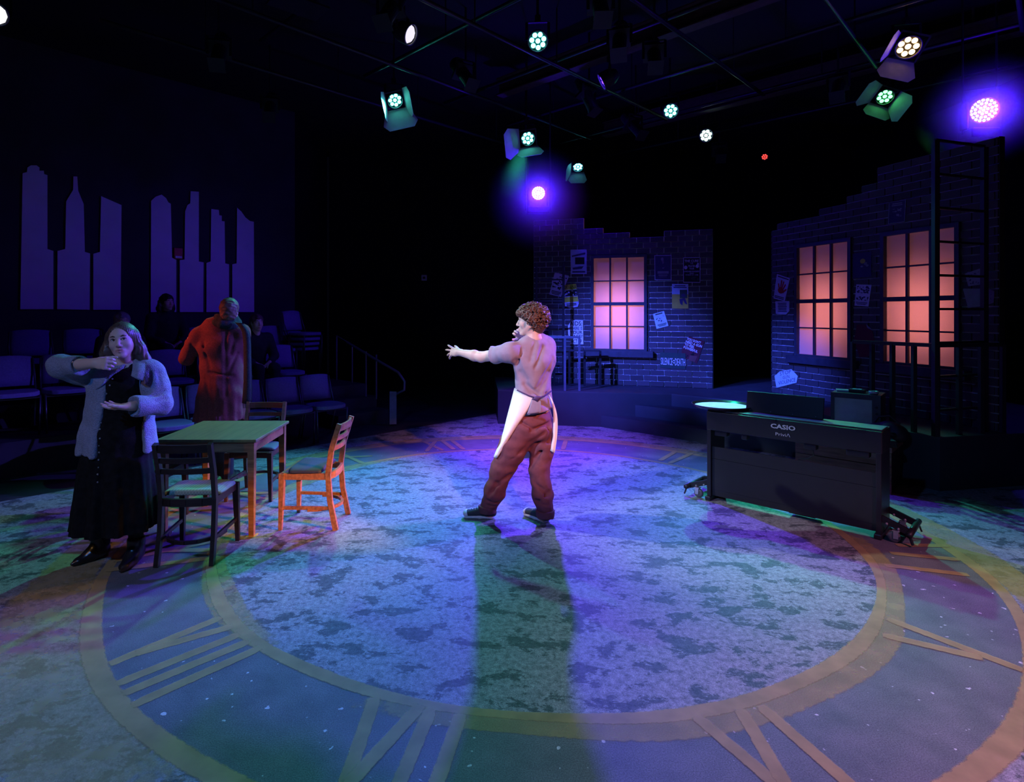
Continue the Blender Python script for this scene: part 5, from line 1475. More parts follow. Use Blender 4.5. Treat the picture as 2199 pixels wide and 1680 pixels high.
def sneaker(parent, base, heel, fwd, upper_m, white_m):
    R = rotm((fwd[0], fwd[1], 0)); heel = np.array(heel)
    def put(V): return put_local(V, R, heel) - np.array(base)
    v = Vol((-0.05, -0.07, 0.0), (0.31, 0.07, 0.16), 0.005)
    v.cap((0.035, 0, 0.045), (0.12, 0.0, 0.05), 0.034, 0.038, 0.0, (0, 1, 0), 0.035, 0.035)
    v.cap((0.12, 0, 0.05), (0.235, 0.004, 0.035), 0.039, 0.043, 0.02, (0, 1, 0), 0.038, 0.026)
    v.cap((0.035, 0, 0.05), (0.045, 0, 0.105), 0.033, 0.036, 0.02); v.cap((0.08, 0, 0.06), (0.075, 0, 0.105), 0.034, 0.034, 0.03)
    v.half((0, 0, 0.022), (0, 0, -1)); v.half((0, 0, 0.118), (-0.15, 0, 1))
    V, F = v.mesh(); V = relax(V, F, 2)
    sh = obj('shoe', mesh_np('shoe', put(V), F, True), upper_m, parent)
    v = Vol((-0.02, -0.07, 0.0), (0.31, 0.07, 0.06), 0.004)
    v.cap((0.036, 0, 0.016), (0.13, 0.0, 0.016), 0.040, 0.041, 0.0, (0, 1, 0), 0.019, 0.019); v.cap((0.13, 0, 0.016), (0.238, 0.004, 0.016), 0.041, 0.049, 0.02, (0, 1, 0), 0.019, 0.019)
    v.half((0, 0, 0.001), (0, 0, -1)); v.half((0, 0, 0.031), (0, 0, 1))
    V, F = v.mesh(); V = relax(V, F, 1); obj('sole', mesh_np('sole', put(V), F, True), white_m, sh)
    v = Vol((0.19, -0.07, 0.0), (0.31, 0.07, 0.08), 0.004)
    v.cap((0.12, 0, 0.05), (0.237, 0.004, 0.035), 0.044, 0.049, 0.0, (0, 1, 0), 0.043, 0.031); v.half((0.212, 0, 0), (-1, 0, 0.4)); v.half((0, 0, 0.025), (0, 0, -1))
    V, F = v.mesh(); V = relax(V, F, 1); obj('toe_cap', mesh_np('toe_cap', put(V), F, True), white_m, sh)
    for i in range(5):
        x = 0.125 + 0.02 * i; z = 0.094 - 0.0068 * i
        MB().tube([tuple(put(np.array([q]))[0]) for q in ((x, -0.024, z - 0.010), (x + 0.006, 0, z), (x, 0.024, z - 0.010))], 0.0032, 6).build('lace', white_m, sh, smooth=True)
    return sh

# ================================================================== curly haired man with the apron
mbase = np.array((0.30, 4.62, 0.0))
man = thing('person', 'curly haired person in a mauve T-shirt, maroon trousers and white apron, arm stretched out', 'person', mbase)
SHIRT = mat('mauve_tshirt', (0.26, 0.215, 0.275), 0.85, var=0.08, scale=25, bump=0.15, bscale=220)
TROU = mat('maroon_trousers', (0.155, 0.048, 0.058), 0.8, var=0.12, scale=30, bump=0.15, bscale=260)
APRON = mat('white_apron', (0.80, 0.78, 0.70), 0.8, var=0.05, scale=20, bump=0.1, bscale=200)
CANVAS = mat('black_canvas', (0.045, 0.045, 0.055), 0.8, bump=0.15, bscale=250); RUBBER = mat('white_rubber', (0.72, 0.70, 0.68), 0.5)
CURL = mat('curly_brown_hair', (0.085, 0.040, 0.024), 0.55, var=0.4, scale=60, spec=0.6)
a = lambda px, py, Y: np.array(P(px, py, Y))
LS = np.array((-0.89, -0.45, 0.0))            # across his back, towards his left
SL, SR = a(1096, 757, 4.53), a(1173, 744, 4.70)
EL, WL = a(1033, 767, 4.69), a(986, 757, 4.85)
ER, WR = a(1170, 750, 4.97), a(1121, 724, 4.79)
HO = a(1139, 689, 4.62)
# head, neck, both arms and hands as one skin surface
hd = head_on(man, mbase, HO, (-0.96, 0.26, -0.03), (0.02, 0, 1), 1.0, neck_dir=(-0.005, 0.0, -0.085))
lo, hi = bbox(SL, EL, WL, a(945, 760, 4.97), r=0.07)
v = Vol(lo, hi, 0.0035)
v.chain([SL, EL], [0.052, 0.041], 0.02); v.chain([EL, EL + (WL - EL) * 0.3, WL], [0.040, 0.043, 0.026], 0.02)
hand(v, WL, (-0.80, 0.58, 0.02), (0.45, 0.75, -0.45), (0.1, 0.25, 1.0), [(0.0, 0.05, 0.05), (0.12, 0.1, 0.1), (0.35, 0.2, 0.15), (0.55, 0.25, 0.2)], 1.0, 0.42, (0.75, 0.5, 0.35), 0.1)
armL = v.mesh()
lo, hi = bbox(SR, ER, WR, HO, r=0.08)
v = Vol(lo, hi, 0.0035)
v.chain([SR, ER], [0.052, 0.041], 0.02); v.chain([ER, ER + (WR - ER) * 0.3, WR], [0.040, 0.043, 0.027], 0.02)
hand(v, WR, (-0.62, -0.55, 0.60), (0.45, -0.75, -0.3), (-0.4, -0.1, -0.8), [(0.5, 0.7, 0.4), (0.6, 0.8, 0.5), (0.7, 0.8, 0.5), (0.8, 0.8, 0.5)], 0.95, 0.1)
armR = v.mesh()
# hidden trunk and legs keep the figure whole
C1, C2, C3 = a(1146, 778, 4.61), a(1145, 850, 4.60), a(1148, 900, 4.60)
HL, HR = a(1125, 915, 4.56), a(1167, 915, 4.64)
KL, AL = a(1079, 1006, 4.62), a(1047, 1094, 4.66)
KR, AR = a(1159, 1010, 4.60), a(1171, 1104, 4.555)
v = Vol(*bbox(SL, SR, AL, AR, HL, r=0.16), 0.014)
v.cap(a(1142, 745, 4.61), C1, 0.14, 0.15, 0.03, LS, 0.08, 0.095); v.cap(C1, C2, 0.15, 0.115, 0.03, LS, 0.095, 0.085); v.cap(C2, C3, 0.115, 0.13, 0.03, LS, 0.085, 0.09)
for h_, k_, an in ((HL, KL, AL), (HR, KR, AR)): v.chain([h_, k_, an], [0.055, 0.042, 0.032], 0.03)
trunk = v.mesh()
body_obj(man, mbase, [hd, armL, armR, trunk])
# T-shirt
v = Vol(*bbox(SL, SR, a(1060, 763, 4.6), C3, ER, r=0.20), 0.006)
NB = a(1150, 727, 4.645)
v.cap(a(1141, 748, 4.605), C1, 0.150, 0.168, 0.0, LS, 0.090, 0.115); v.cap(C1, C2, 0.168, 0.142, 0.04, LS, 0.115, 0.108); v.cap(C2, a(1148, 893, 4.595), 0.142, 0.172, 0.04, LS, 0.110, 0.150)
v.cap(SL, SR, 0.062, 0.062, 0.06); v.cap(NB, a(1144, 742, 4.62), 0.078, 0.10, 0.05)
SLE = SL + (EL - SL) * 0.75
v.cap(SL, SLE, 0.070, 0.078, 0.05, (0, 0, 1), 0.085, 0.10) if False else v.cap(SL, SLE, 0.074, 0.082, 0.05)
v.cap(SR, SR + (ER - SR) * 0.55, 0.072, 0.075, 0.05)
v.ell(a(1168, 770, 4.66), (0.09, 0.10, 0.10), k=0.06)
v.half(SL + (EL - SL) * 0.60, EL - SL - np.array((0, 0, 0.03)))
v.half(SR + (ER - SR) * 0.6, ER - SR)
v.half(a(1148, 884, 4.6), (0.20, 0.0, -1))
v.half(NB + np.array((0, 0, 0.030)), np.array((-0.12, 0.42, 1.0)))
# waist string pinch, folds
v.cap(a(1105, 846, 4.52), a(1190, 846, 4.55), 0.012, None, 0.03, op='s')
v.wrinkle(0.006, 20, 7, 3, (1.3, 1, 0.8)); v.wrinkle(0.003, 48, 6, 9, (1.5, 1, 0.5))
for x0, y0, x1, y1, r0 in ((1188, 770, 1150, 842, 0.007), (1180, 800, 1158, 846, 0.006), (1116, 800, 1142, 846, 0.006), (1108, 775, 1130, 815, 0.006), (1165, 745, 1150, 790, 0.006), (1150, 735, 1140, 775, 0.005), (1122, 750, 1108, 790, 0.006), (1160, 866, 1185, 880, 0.006), (1128, 826, 1160, 850, 0.005), (1192, 780, 1178, 850, 0.006)):
    q0, q1 = np.array(march(v, x0, y0, 4.2, 4.9)), np.array(march(v, x1, y1, 4.2, 4.9)); v.cap(q0, q1, r0 * 0.5, r0 * 0.25, 0.036, op='s')
solid('tshirt', [v.mesh()], SHIRT, man, mbase, 2)
# trousers
v = Vol(*bbox(C3, HL, HR, AL, AR, r=0.17), 0.0065)
v.cap(a(1145, 896, 4.60), a(1145, 915, 4.60), 0.136, 0.146, 0.0, LS, 0.110, 0.130)
v.ell(a(1157, 922, 4.57), (0.092, 0.095, 0.09), k=0.05)
v.chain([HL, HL + (KL - HL) * 0.5, KL, KL + (AL - KL) * 0.55, AL + np.array((0, 0, 0.02))], [0.118, 0.108, 0.092, 0.078, 0.066], 0.04)
v.chain([HR, HR + (KR - HR) * 0.5, KR, KR + (AR - KR) * 0.55, AR + np.array((0, 0, 0.02))], [0.100, 0.094, 0.084, 0.078, 0.064], 0.035)
v.half((0, 0, 0.075), (0, 0, -1))
for x0, y0, x1, y1, r0 in ((1180, 915, 1128, 985, 0.010), (1170, 930, 1100, 985, 0.008), (1185, 935, 1140, 1000, 0.010), (1115, 905, 1150, 925, 0.006), (1095, 1020, 1070, 1040, 0.008), (1150, 1040, 1172, 1055, 0.009), (1068, 1040, 1050, 1065, 0.008), (1180, 1060, 1150, 1078, 0.009), (1140, 925, 1185, 905, 0.007)):
    q0, q1 = np.array(march(v, x0, y0, 4.2, 4.9)), np.array(march(v, x1, y1, 4.2, 4.9)); v.cap(q0, q1, r0 * 0.7, r0 * 0.3, 0.036, op='s')
v.wrinkle(0.007, 17, 7, 5, (0.9, 0.9, 1.2)); v.wrinkle(0.0035, 45, 6, 6, (0.7, 0.7, 1.5))
for A_, k_ in ((AL, KL), (AR, KR)):           # creases piling up above the hems
    for q, rr in ((0.16, 0.006), (0.27, 0.005)):
        p = A_ + (k_ - A_) * q; v.cap(p + np.array((-0.09, -0.07, 0.012)), p + np.array((0.09, -0.07, -0.014)), rr, None, 0.016, op='s')
trs = solid('trousers', [v.mesh()], TROU, man, mbase, 2)
for A_ in (AL, AR):                           # rolled cuffs
    v = Vol(*bbox(A_, r=0.10), 0.006); c = A_ + np.array((0, 0, -0.004)); v.cap(c + np.array((0, 0, 0.028)), c + np.array((0, 0, -0.012)), 0.073, 0.070, 0.0); v.half(c + np.array((0, 0, 0.036)), (0, 0, 1)); v.half(c - np.array((0, 0, 0.024)), (0.0, 0.0, -1)); v.wrinkle(0.002, 60)
    solid('cuff', [v.mesh()], TROU, trs, mbase)
# apron: cloth sheets hung from the waist
def cloth(name, rows, m, parent, base, th=0.004):
    """rows: list of equally long point lists; gives the sheet a thickness"""
    R_ = np.array([[tuple(p) for p in r] for r in rows], float); n, k = R_.shape[:2]
    # smooth resample
    def up(A_, ax):
        for _ in range(2):
            A_ = np.moveaxis(A_, ax, 0)
            B_ = np.zeros((2 * len(A_) - 1,) + A_.shape[1:])
            B_[::2] = A_; B_[1::2] = (A_[:-1] + A_[1:]) / 2
            C_ = B_.copy(); C_[1:-1] = B_[:-2] * 0.25 + B_[1:-1] * 0.5 + B_[2:] * 0.25
            A_ = np.moveaxis(C_, 0, ax)
        return A_
    R_ = up(up(R_, 0), 1); n, k = R_.shape[:2]
    du = np.gradient(R_, axis=1); dv = np.gradient(R_, axis=0)
    nn = np.cross(du, dv); nn /= (np.linalg.norm(nn, axis=2, keepdims=True) + 1e-9)
    V = np.concatenate([(R_ + nn * th / 2).reshape(-1, 3), (R_ - nn * th / 2).reshape(-1, 3)])
    F = []
    o = n * k
    for i in range(n - 1):
        for j in range(k - 1):
            q = i * k + j
            F.append((q, q + 1, q + k + 1, q + k)); F.append((o + q, o + q + k, o + q + k + 1, o + q + 1))
    for i in range(n - 1):
        for j in (0, k - 1):
            q = i * k + j; F.append((q, q + k, o + q + k, o + q))
    for j in range(k - 1):
        for i in (0, n - 1):
            q = i * k + j; F.append((q, q + 1, o + q + 1, o + q))
    me = mesh_np(name, V - np.array(base), np.array(F), True)
    return obj(name, me, m, parent)
ap = cloth('apron', [
    [a(1151, 853, 4.455), a(1130, 849, 4.44), a(1108, 836, 4.50), a(1103, 832, 4.62), a(1112, 836, 4.74), a(1135, 842, 4.80), a(1165, 848, 4.79)],
    [a(1142, 868, 4.450), a(1122, 872, 4.435), a(1102, 870, 4.48), a(1094, 866, 4.62), a(1104, 866, 4.78), a(1135, 870, 4.84), a(1178, 868, 4.82)],
    [a(1127, 890, 4.445), a(1110, 897, 4.43), a(1095, 903, 4.47), a(1084, 900, 4.62), a(1096, 900, 4.80), a(1135, 905, 4.87), a(1187, 898, 4.84)],
    [a(1110, 915, 4.455), a(1096, 925, 4.44), a(1084, 934, 4.48), a(1076, 936, 4.62), a(1090, 936, 4.80), a(1135, 938, 4.88), a(1190, 926, 4.85)],
    [a(1090, 947, 4.475), a(1078, 956, 4.47), a(1070, 962, 4.52), a(1067, 960, 4.64), a(1084, 962, 4.81), a(1135, 966, 4.89), a(1191, 950, 4.85)],
    [a(1067, 985, 4.530), a(1063, 983, 4.535), a(1060, 982, 4.57), a(1061, 978, 4.65), a(1082, 984, 4.81), a(1135, 988, 4.89), a(1188, 970, 4.86)]], APRON, man, mbase)
cloth('apron_tail', [[a(1178, 848, 4.55), a(1182, 850, 4.54), a(1186, 860, 4.54)], [a(1187, 868, 4.54), a(1191, 872, 4.53), a(1195, 882, 4.54)], [a(1189, 900, 4.54), a(1193, 902, 4.53), a(1198, 908, 4.54)], [a(1187, 940, 4.54), a(1191, 941, 4.53), a(1196, 942, 4.54)], [a(1182, 968, 4.54), a(1186, 971, 4.53), a(1191, 973, 4.54)]], APRON, man, mbase)
STR = mat('apron_string', (0.06, 0.03, 0.10), 0.8)
v_ = [a(1110, 838, 4.47), a(1135, 850, 4.445), a(1153, 855, 4.440), a(1168, 851, 4.46), a(1184, 840, 4.53)]
MB().tube([tuple(p - mbase) for p in v_], 0.006, 6).build('apron_string', STR, man, smooth=True)
v = Vol(*bbox(a(1153, 856, 4.44), r=0.05), 0.004); c = a(1153, 856, 4.438); v.ell(c, (0.018, 0.014, 0.012)); v.ell(c + (-0.02, 0, -0.004), (0.02, 0.008, 0.007)); v.ell(c + (0.022, 0, 0.008), (0.024, 0.008, 0.008)); v.cap(c, c + (0.008, 0.004, -0.06), 0.008, 0.005)
solid('apron_knot', [v.mesh()], STR, man, mbase)
cloth('shirt_tail', [[a(1143, 856, 4.442), a(1153, 858, 4.438), a(1160, 857, 4.44)], [a(1138, 872, 4.43), a(1152, 874, 4.425), a(1162, 872, 4.43)], [a(1131, 890, 4.435), a(1148, 888, 4.42), a(1160, 886, 4.43)]], SHIRT, man, mbase)
# curls
v = Vol((-0.16, -0.13, -0.14), (0.15, 0.13, 0.17), 0.004)
v.ell((-0.018, 0, 0.040), (0.108, 0.092, 0.090), k=0)
v.ell((-0.062, 0, -0.035), (0.060, 0.074, 0.075), k=0.03)
v.ell((0.060, 0, 0.062), (0.056, 0.070, 0.042), k=0.03)
v.ell((0.098, 0, -0.035), (0.088, 0.12, 0.068), k=0.01, op='s')
v.ell((0.030, 0.09, -0.055), (0.045, 0.05, 0.050), k=0.01, op='s'); v.ell((0.030, -0.09, -0.055), (0.045, 0.05, 0.050), k=0.01, op='s')
r_ = np.random.default_rng(11)
for _ in range(620):
    th, ph = r_.uniform(0, 2 * math.pi), math.acos(r_.uniform(-0.85, 1))
    d_ = np.array((math.sin(ph) * math.cos(th), math.sin(ph) * math.sin(th), math.cos(ph)))
    c = np.array((-0.022, 0, 0.025)) + d_ * np.array((0.118, 0.098, 0.105)) * r_.uniform(0.93, 1.06)
    if c[0] > 0.035 and c[2] < 0.050: continue
    if c[2] < -0.03 and c[0] > -0.025: continue
    if c[0] > 0 and c[2] < 0.015: continue
    t_ = np.cross(d_, r_.normal(size=3)); t_ /= np.linalg.norm(t_)
    b_ = np.cross(d_, t_); rr = r_.uniform(0.009, 0.015)
    pts = [c + (t_ * math.cos(q) + b_ * math.sin(q)) * rr + d_ * 0.004 * q for q in (0, 1.6, 3.2, 4.6)]
    for p, q in zip(pts[:-1], pts[1:]): v.cap(p, q, 0.0058, 0.0050, 0.003)
V, F = v.mesh()
obj('hair', mesh_np('hair', put_local(V, rotm((-0.96, 0.26, -0.03), (0.02, 0, 1)), HO) - mbase, F, True), CURL, man)
sneaker(man, mbase, (G(1066, 1117).x + 0.0, G(1066, 1117).y + 0.035, 0), (-1.0, 0.10), CANVAS, RUBBER)
hR = G(1180, 1127); sneaker(man, mbase, (hR.x - 0.0, hR.y + 0.02, 0), (-0.62, 0.78), CANVAS, RUBBER)

# ================================================================== woman in the blue cardigan
wbase = np.array((-2.40, 3.82, 0.0))
wom = thing('person', 'long haired person in a blue grey cardigan and long black buttoned dress', 'person', wbase)
CARD = mat('blue_grey_knit', (0.22, 0.25, 0.34), 0.95, var=0.15, scale=90, bump=0.9, bscale=150)
VELV = mat('black_velvet', (0.006, 0.006, 0.0065), 0.85, var=0.5, scale=30, bump=0.2, bscale=80, spec=0.12)
LEATH = mat('black_leather', (0.012, 0.012, 0.013), 0.28, var=0.2, spec=0.5); TIGHT = mat('black_tights', (0.008, 0.008, 0.009), 0.8)
WH = np.array(P(262, 732, 3.80)); WF, WU = (0.30, -0.95, 0.05), (-0.13, 0.0, 1)
hd = head_on(wom, wbase, WH, WF, WU, 0.97, woman=True, neck_dir=(-0.035, 0.0, -0.13), look=(0.25, 0.12))
S1, S2 = a(212, 806, 3.86), a(322, 800, 3.88)         # photo-left and photo-right shoulders
E1, W1 = a(133, 788, 3.75), a(205, 780, 3.60)
E2, W2_ = a(346, 868, 3.80), a(279, 873, 3.60)
lo, hi = bbox(E1, W1, a(245, 785, 3.55), r=0.07); v = Vol(lo, hi, 0.0033)
v.chain([E1, E1 + (W1 - E1) * 0.4, W1], [0.042, 0.042, 0.029], 0.02)
hand(v, W1, (0.94, -0.22, -0.02), (0.05, -0.25, -0.95) if False else (0.25, 0.9, -0.25), (0.1, 0.2, 0.95), [(0.75, 1.0, 0.7), (0.7, 1.1, 0.8), (0.75, 1.1, 0.8), (0.8, 1.1, 0.8)], 0.95, 0.06, (0.75, 0.35, 0.5), 0.2)
arm1 = v.mesh()
lo, hi = bbox(E2, W2_, a(215, 872, 3.5), r=0.07); v = Vol(lo, hi, 0.0033)
v.chain([E2, E2 + (W2_ - E2) * 0.4, W2_], [0.042, 0.042, 0.028], 0.02)
hand(v, W2_, (-0.93, -0.32, 0.02), (0.05, -0.22, 0.97), (0.25, -0.85, 0.15), [(0.18, 0.2, 0.1), (0.22, 0.2, 0.1), (0.26, 0.25, 0.1), (0.3, 0.25, 0.1)], 0.95, 0.10, (0.8, 0.5, 0.3), 0.25)
arm2 = v.mesh()
X1 = np.array((1.0, 0.05, 0))
B0, B1, B2, B3 = a(266, 792, 3.86), a(262, 828, 3.84), a(255, 880, 3.83), a(250, 930, 3.83)
v = Vol(*bbox(S1, S2, B3, a(262, 770, 3.8), r=0.16), 0.008)
v.cap(B0 + (0, 0, 0.01), B1, 0.150, 0.165, 0.0, X1, 0.085, 0.115); v.cap(B1, B2, 0.165, 0.150, 0.03, X1, 0.115, 0.11); v.cap(B2, B3, 0.15, 0.17, 0.03, X1, 0.11, 0.12)
v.cap(S1, S2, 0.055, None, 0.04); v.cap(a(266, 770, 3.84), B0, 0.05, 0.08, 0.03)
chest = v.mesh()
BL, BR = np.array(G(222, 1197)), np.array(G(294, 1205))      # heels
v = Vol(*bbox(B3, BL, BR, r=0.16), 0.012)
for f_, k_ in ((BL, a(222, 1040, 3.88)), (BR, a(282, 1040, 3.86))):
    v.chain([k_ + (0.02, 0.0, 0.32), k_, f_ + (0, 0, 0.10)], [0.085, 0.062, 0.042], 0.03)
legs = v.mesh()
body_obj(wom, wbase, [hd, arm1, arm2, chest])
tights = solid('tights', [legs], TIGHT, wom, wbase, 1)
# dress
v = Vol(*bbox(S1, S2, a(243, 1040, 3.83), r=0.28), 0.0075)
v.cap(B0 + (0, 0, 0.0), B1, 0.155, 0.178, 0.0, X1, 0.093, 0.135); v.cap(B1, B2, 0.178, 0.165, 0.04, X1, 0.135, 0.125)
v.cap(B2, B3, 0.165, 0.20, 0.04, X1, 0.125, 0.15); v.cap(B3, a(240, 1260, 3.84), 0.20, 0.295, 0.04, X1, 0.15, 0.235)
v.half((0, 0, P(243, 1114, 3.8).z), (0.05, -0.1, -1))
v.folds((P(245, 1000, 3.83).x, 3.83), 0.016, 9, 0.3, 0.85, 1.0); v.wrinkle(0.002, 40, 6, 8)
dressV = v
v.cap(a(262, 772, 3.70), a(256, 802, 3.67), 0.085, 0.018, 0.01, op='s')
v.cap(a(262, 765, 3.84), a(264, 786, 3.84), 0.10, 0.085, 0.01, op='s')
v.half(B0 + (0, 0, 0.05), (0, 0, 1))
dr = solid('dress', [v.mesh()], VELV, wom, wbase, 1)
BUT = mat('shiny_button', (0.35, 0.35, 0.38), 0.15, 0.6)
for x, y in ((241, 814), (236, 828), (229, 846), (226, 860), (219, 892), (217, 908), (215, 922), (215, 942), (213, 957), (213, 972), (212, 988), (211, 1004), (210, 1019), (210, 1036)):
    p = march(dressV, x, y, 3.4, 4.0)
    MB().lathe([(0.0, 0.006), (0.005, 0.0045), (0.0075, 0.0)], 10, frame_to((0, -1, 0.1)), Vector(p - Vector(wbase))).build('button', BUT, dr, smooth=True)
# cardigan
v = Vol(*bbox(E1, E2, S1, S2, a(250, 985, 3.83), W1, r=0.17), 0.0075)
HEM = a(250, 968, 3.84)
v.cap(B0 + (0, 0.01, 0), B1 + (0, 0.01, 0), 0.168, 0.200, 0.0, X1, 0.105, 0.155); v.cap(B1 + (0, 0.01, 0), B2 + (0, 0.01, 0), 0.200, 0.208, 0.04, X1, 0.155, 0.155)
v.cap(B2 + (0, 0.01, 0), HEM + (0, 0, -0.3), 0.208, 0.285, 0.04, X1, 0.155, 0.225); v.cap(S1, S2, 0.070, None, 0.05)
v.half(HEM, (0.02, 0, -1))
# inside of the coat removed so that it is an open shell, then the front opened
v.cap(B0 + (0, 0.01, 0.02), B1 + (0, 0.01, 0), 0.155, 0.178, 0.004, X1, 0.092, 0.135, op='s'); v.cap(B1 + (0, 0.01, 0), B2 + (0, 0.01, 0), 0.178, 0.186, 0.004, X1, 0.135, 0.135, op='s'); v.cap(B2 + (0, 0.01, 0), HEM + (0, 0, -0.32), 0.186, 0.26, 0.004, X1, 0.135, 0.20, op='s')
v.cap(a(266, 775, 3.66), a(256, 830, 3.64), 0.06, 0.115, 0.012, X1, 0.19, 0.19, op='s'); v.cap(a(256, 830, 3.64), a(246, 1040, 3.62), 0.118, 0.165, 0.012, X1, 0.19, 0.19, op='s')
v.cap(a(265, 765, 3.84), a(266, 788, 3.84), 0.085, 0.075, 0.01, op='s')
v.folds((P(250, 900, 3.84).x, 3.84), 0.006, 8, 0.75, 1.2, 0.4)
# sleeves
M1 = E1 + (W1 - E1) * 0.52
v.chain([S1, (S1 + E1) / 2, E1], [0.080, 0.080, 0.074], 0.05); v.chain([E1, M1], [0.072, 0.060], 0.03)
M2 = E2 + (W2_ - E2) * 0.80
v.chain([S2, (S2 + E2) / 2, E2], [0.080, 0.082, 0.074], 0.04); v.chain([E2, M2], [0.070, 0.060], 0.03)
v.cap(E1 + (W1 - E1) * 0.34, M1, 0.070, 0.070, 0.008); v.cap(E2 + (W2_ - E2) * 0.55, M2, 0.066, 0.068, 0.008)
n1_ = unit(W1 - E1); n2_ = unit(W2_ - E2)
# flat ends of the rolled cuffs: cut only around the wrists
for M_c, n_ in ((M1, n1_), (M2, n2_)): v.cap(M_c + n_ * 0.055, M_c + n_ * 0.16, 0.095, None, 0.004, op='s') if False else v.ell(M_c + n_ * 0.095, (0.09, 0.09, 0.09), k=0.004, op='s')
v.wrinkle(0.005, 22, 7, 12); v.wrinkle(0.0025, 60, 6, 13)
for x0, y0, x1, y1, r0 in ((330, 850, 352, 838, 0.008), (335, 862, 358, 856, 0.007), (322, 800, 318, 850, 0.008), (150, 770, 165, 800, 0.007), (170, 772, 180, 800, 0.006), (340, 800, 345, 830, 0.006)):
    q0, q1 = np.array(march(v, x0, y0, 3.3, 4.1)), np.array(march(v, x1, y1, 3.3, 4.1)); v.cap(q0, q1, r0, r0 * 0.5, 0.022, op='s')
cd = solid('cardigan', [v.mesh()], CARD, wom, wbase, 1)
# lapels and big button
cloth('lapel', [[a(286, 778, 3.78), a(300, 776, 3.77), a(314, 780, 3.78)], [a(286, 795, 3.70), a(298, 798, 3.675), a(312, 800, 3.70)], [a(283, 808, 3.68), a(294, 815, 3.655), a(306, 818, 3.69)]], CARD, cd, wbase, 0.014)
cloth('lapel', [[a(236, 792, 3.78), a(228, 796, 3.75), a(216, 800, 3.77)], [a(234, 806, 3.72), a(226, 812, 3.69), a(214, 818, 3.70)], [a(228, 820, 3.70), a(218, 830, 3.675), a(208, 838, 3.70)]], CARD, cd, wbase, 0.014)
bpos = np.array(march(v, 291, 826, 3.4, 4.0)) - wbase
MB().lathe([(0.0, 0.008), (0.022, 0.007), (0.026, 0.0)], 18, frame_to((0, -1, 0.2)), Vector(bpos)).build('coat_button', LEATH, cd, smooth=True)
# long hair
v = Vol((-0.20, -0.20, -0.32), (0.13, 0.20, 0.14), 0.0045)
v.ell((-0.020, 0, 0.040), (0.104, 0.087, 0.088), k=0)
for s in (-1, 1):
    v.chain([(-0.02, s * 0.070, 0.03), (-0.035, s * 0.088, -0.06), (-0.06, s * 0.105, -0.16)], [0.034, 0.036, 0.030], 0.03)
v.chain([(-0.07, 0, 0.0), (-0.085, 0, -0.10), (-0.095, 0.02, -0.22)], [0.075, 0.08, 0.075], 0.04)
v.chain([(-0.035, 0.088, -0.06), (-0.045, 0.120, -0.14), (-0.06, 0.155, -0.215), (-0.07, 0.175, -0.26)], [0.034, 0.032, 0.024, 0.010], 0.03)
v.chain([(-0.03, -0.085, -0.03), (-0.03, -0.105, -0.08), (-0.035, -0.110, -0.14)], [0.034, 0.034, 0.022], 0.03)
v.ell((0.094, 0, -0.012), (0.082, 0.068, 0.102), k=0.010, op='s')
X_, Y_, Z_ = v.ax[0][:, None, None], v.ax[1][None, :, None], v.ax[2][None, None, :]
v.f += (0.0018 * np.sin(np.arctan2(Y_, X_ + 0.02) * 42 + 6 * np.sin(Z_ * 18)) + 0.0012 * np.sin(np.arctan2(Y_, X_ + 0.02) * 75 + Z_ * 25)).astype(np.float32)
V, F = v.mesh(); V = relax(V, F, 1)
obj('hair', mesh_np('hair', put_local(V, rotm((0.26, -0.965, 0.03), (-0.06, 0, 1)), WH, 0.97) - wbase, F, True), mat('dark_brown_hair', (0.075, 0.045, 0.032), 0.45, var=0.35, scale=40, spec=0.6), wom)
# boots
def boot(heel, toe, m, parent, base):
    heel, toe = np.array(heel, float), np.array(toe, float); d = unit(toe - heel); L_ = np.linalg.norm(toe - heel)
    sd = np.array((-d[1], d[0], 0)); v = Vol(*bbox(heel, toe, heel + (0, 0, 0.2), r=0.07), 0.0055)
    p = lambda x, z: heel + d * x * L_ + np.array((0, 0, z))
    v.cap(p(0.06, 0.055), p(0.45, 0.048), 0.036, 0.040, 0.0, sd, 0.034, 0.034); v.cap(p(0.45, 0.046), p(0.80, 0.026), 0.041, 0.030, 0.02, sd, 0.036, 0.022); v.cap(p(0.80, 0.026), p(0.97, 0.018), 0.030, 0.010, 0.015, sd, 0.020, 0.010)
    v.chain([p(0.10, 0.06), p(0.13, 0.16)], [0.042, 0.052], 0.04); v.cap(p(0.30, 0.05), p(0.20, 0.13), 0.036, 0.038, 0.04)
    v.cap(p(0.02, 0.0), p(0.05, 0.06), 0.024, 0.030, 0.008); v.cap(p(0.40, 0.010), p(0.92, 0.008), 0.036, 0.016, 0.008, sd, 0.010, 0.008)
    v.half(p(0, 0.001), (0, 0, -1)); v.half(p(0.13, 0.165), (0.0, 0.0, 1)); v.wrinkle(0.0018, 55, 5, 4)
    return solid('boot', [v.mesh()], m, parent, base, 1)
boot(BL + (0.0, 0.02, 0), G(152, 1219), LEATH, wom, wbase); boot(BR + (0, 0.02, 0), G(257, 1234), LEATH, wom, wbase)

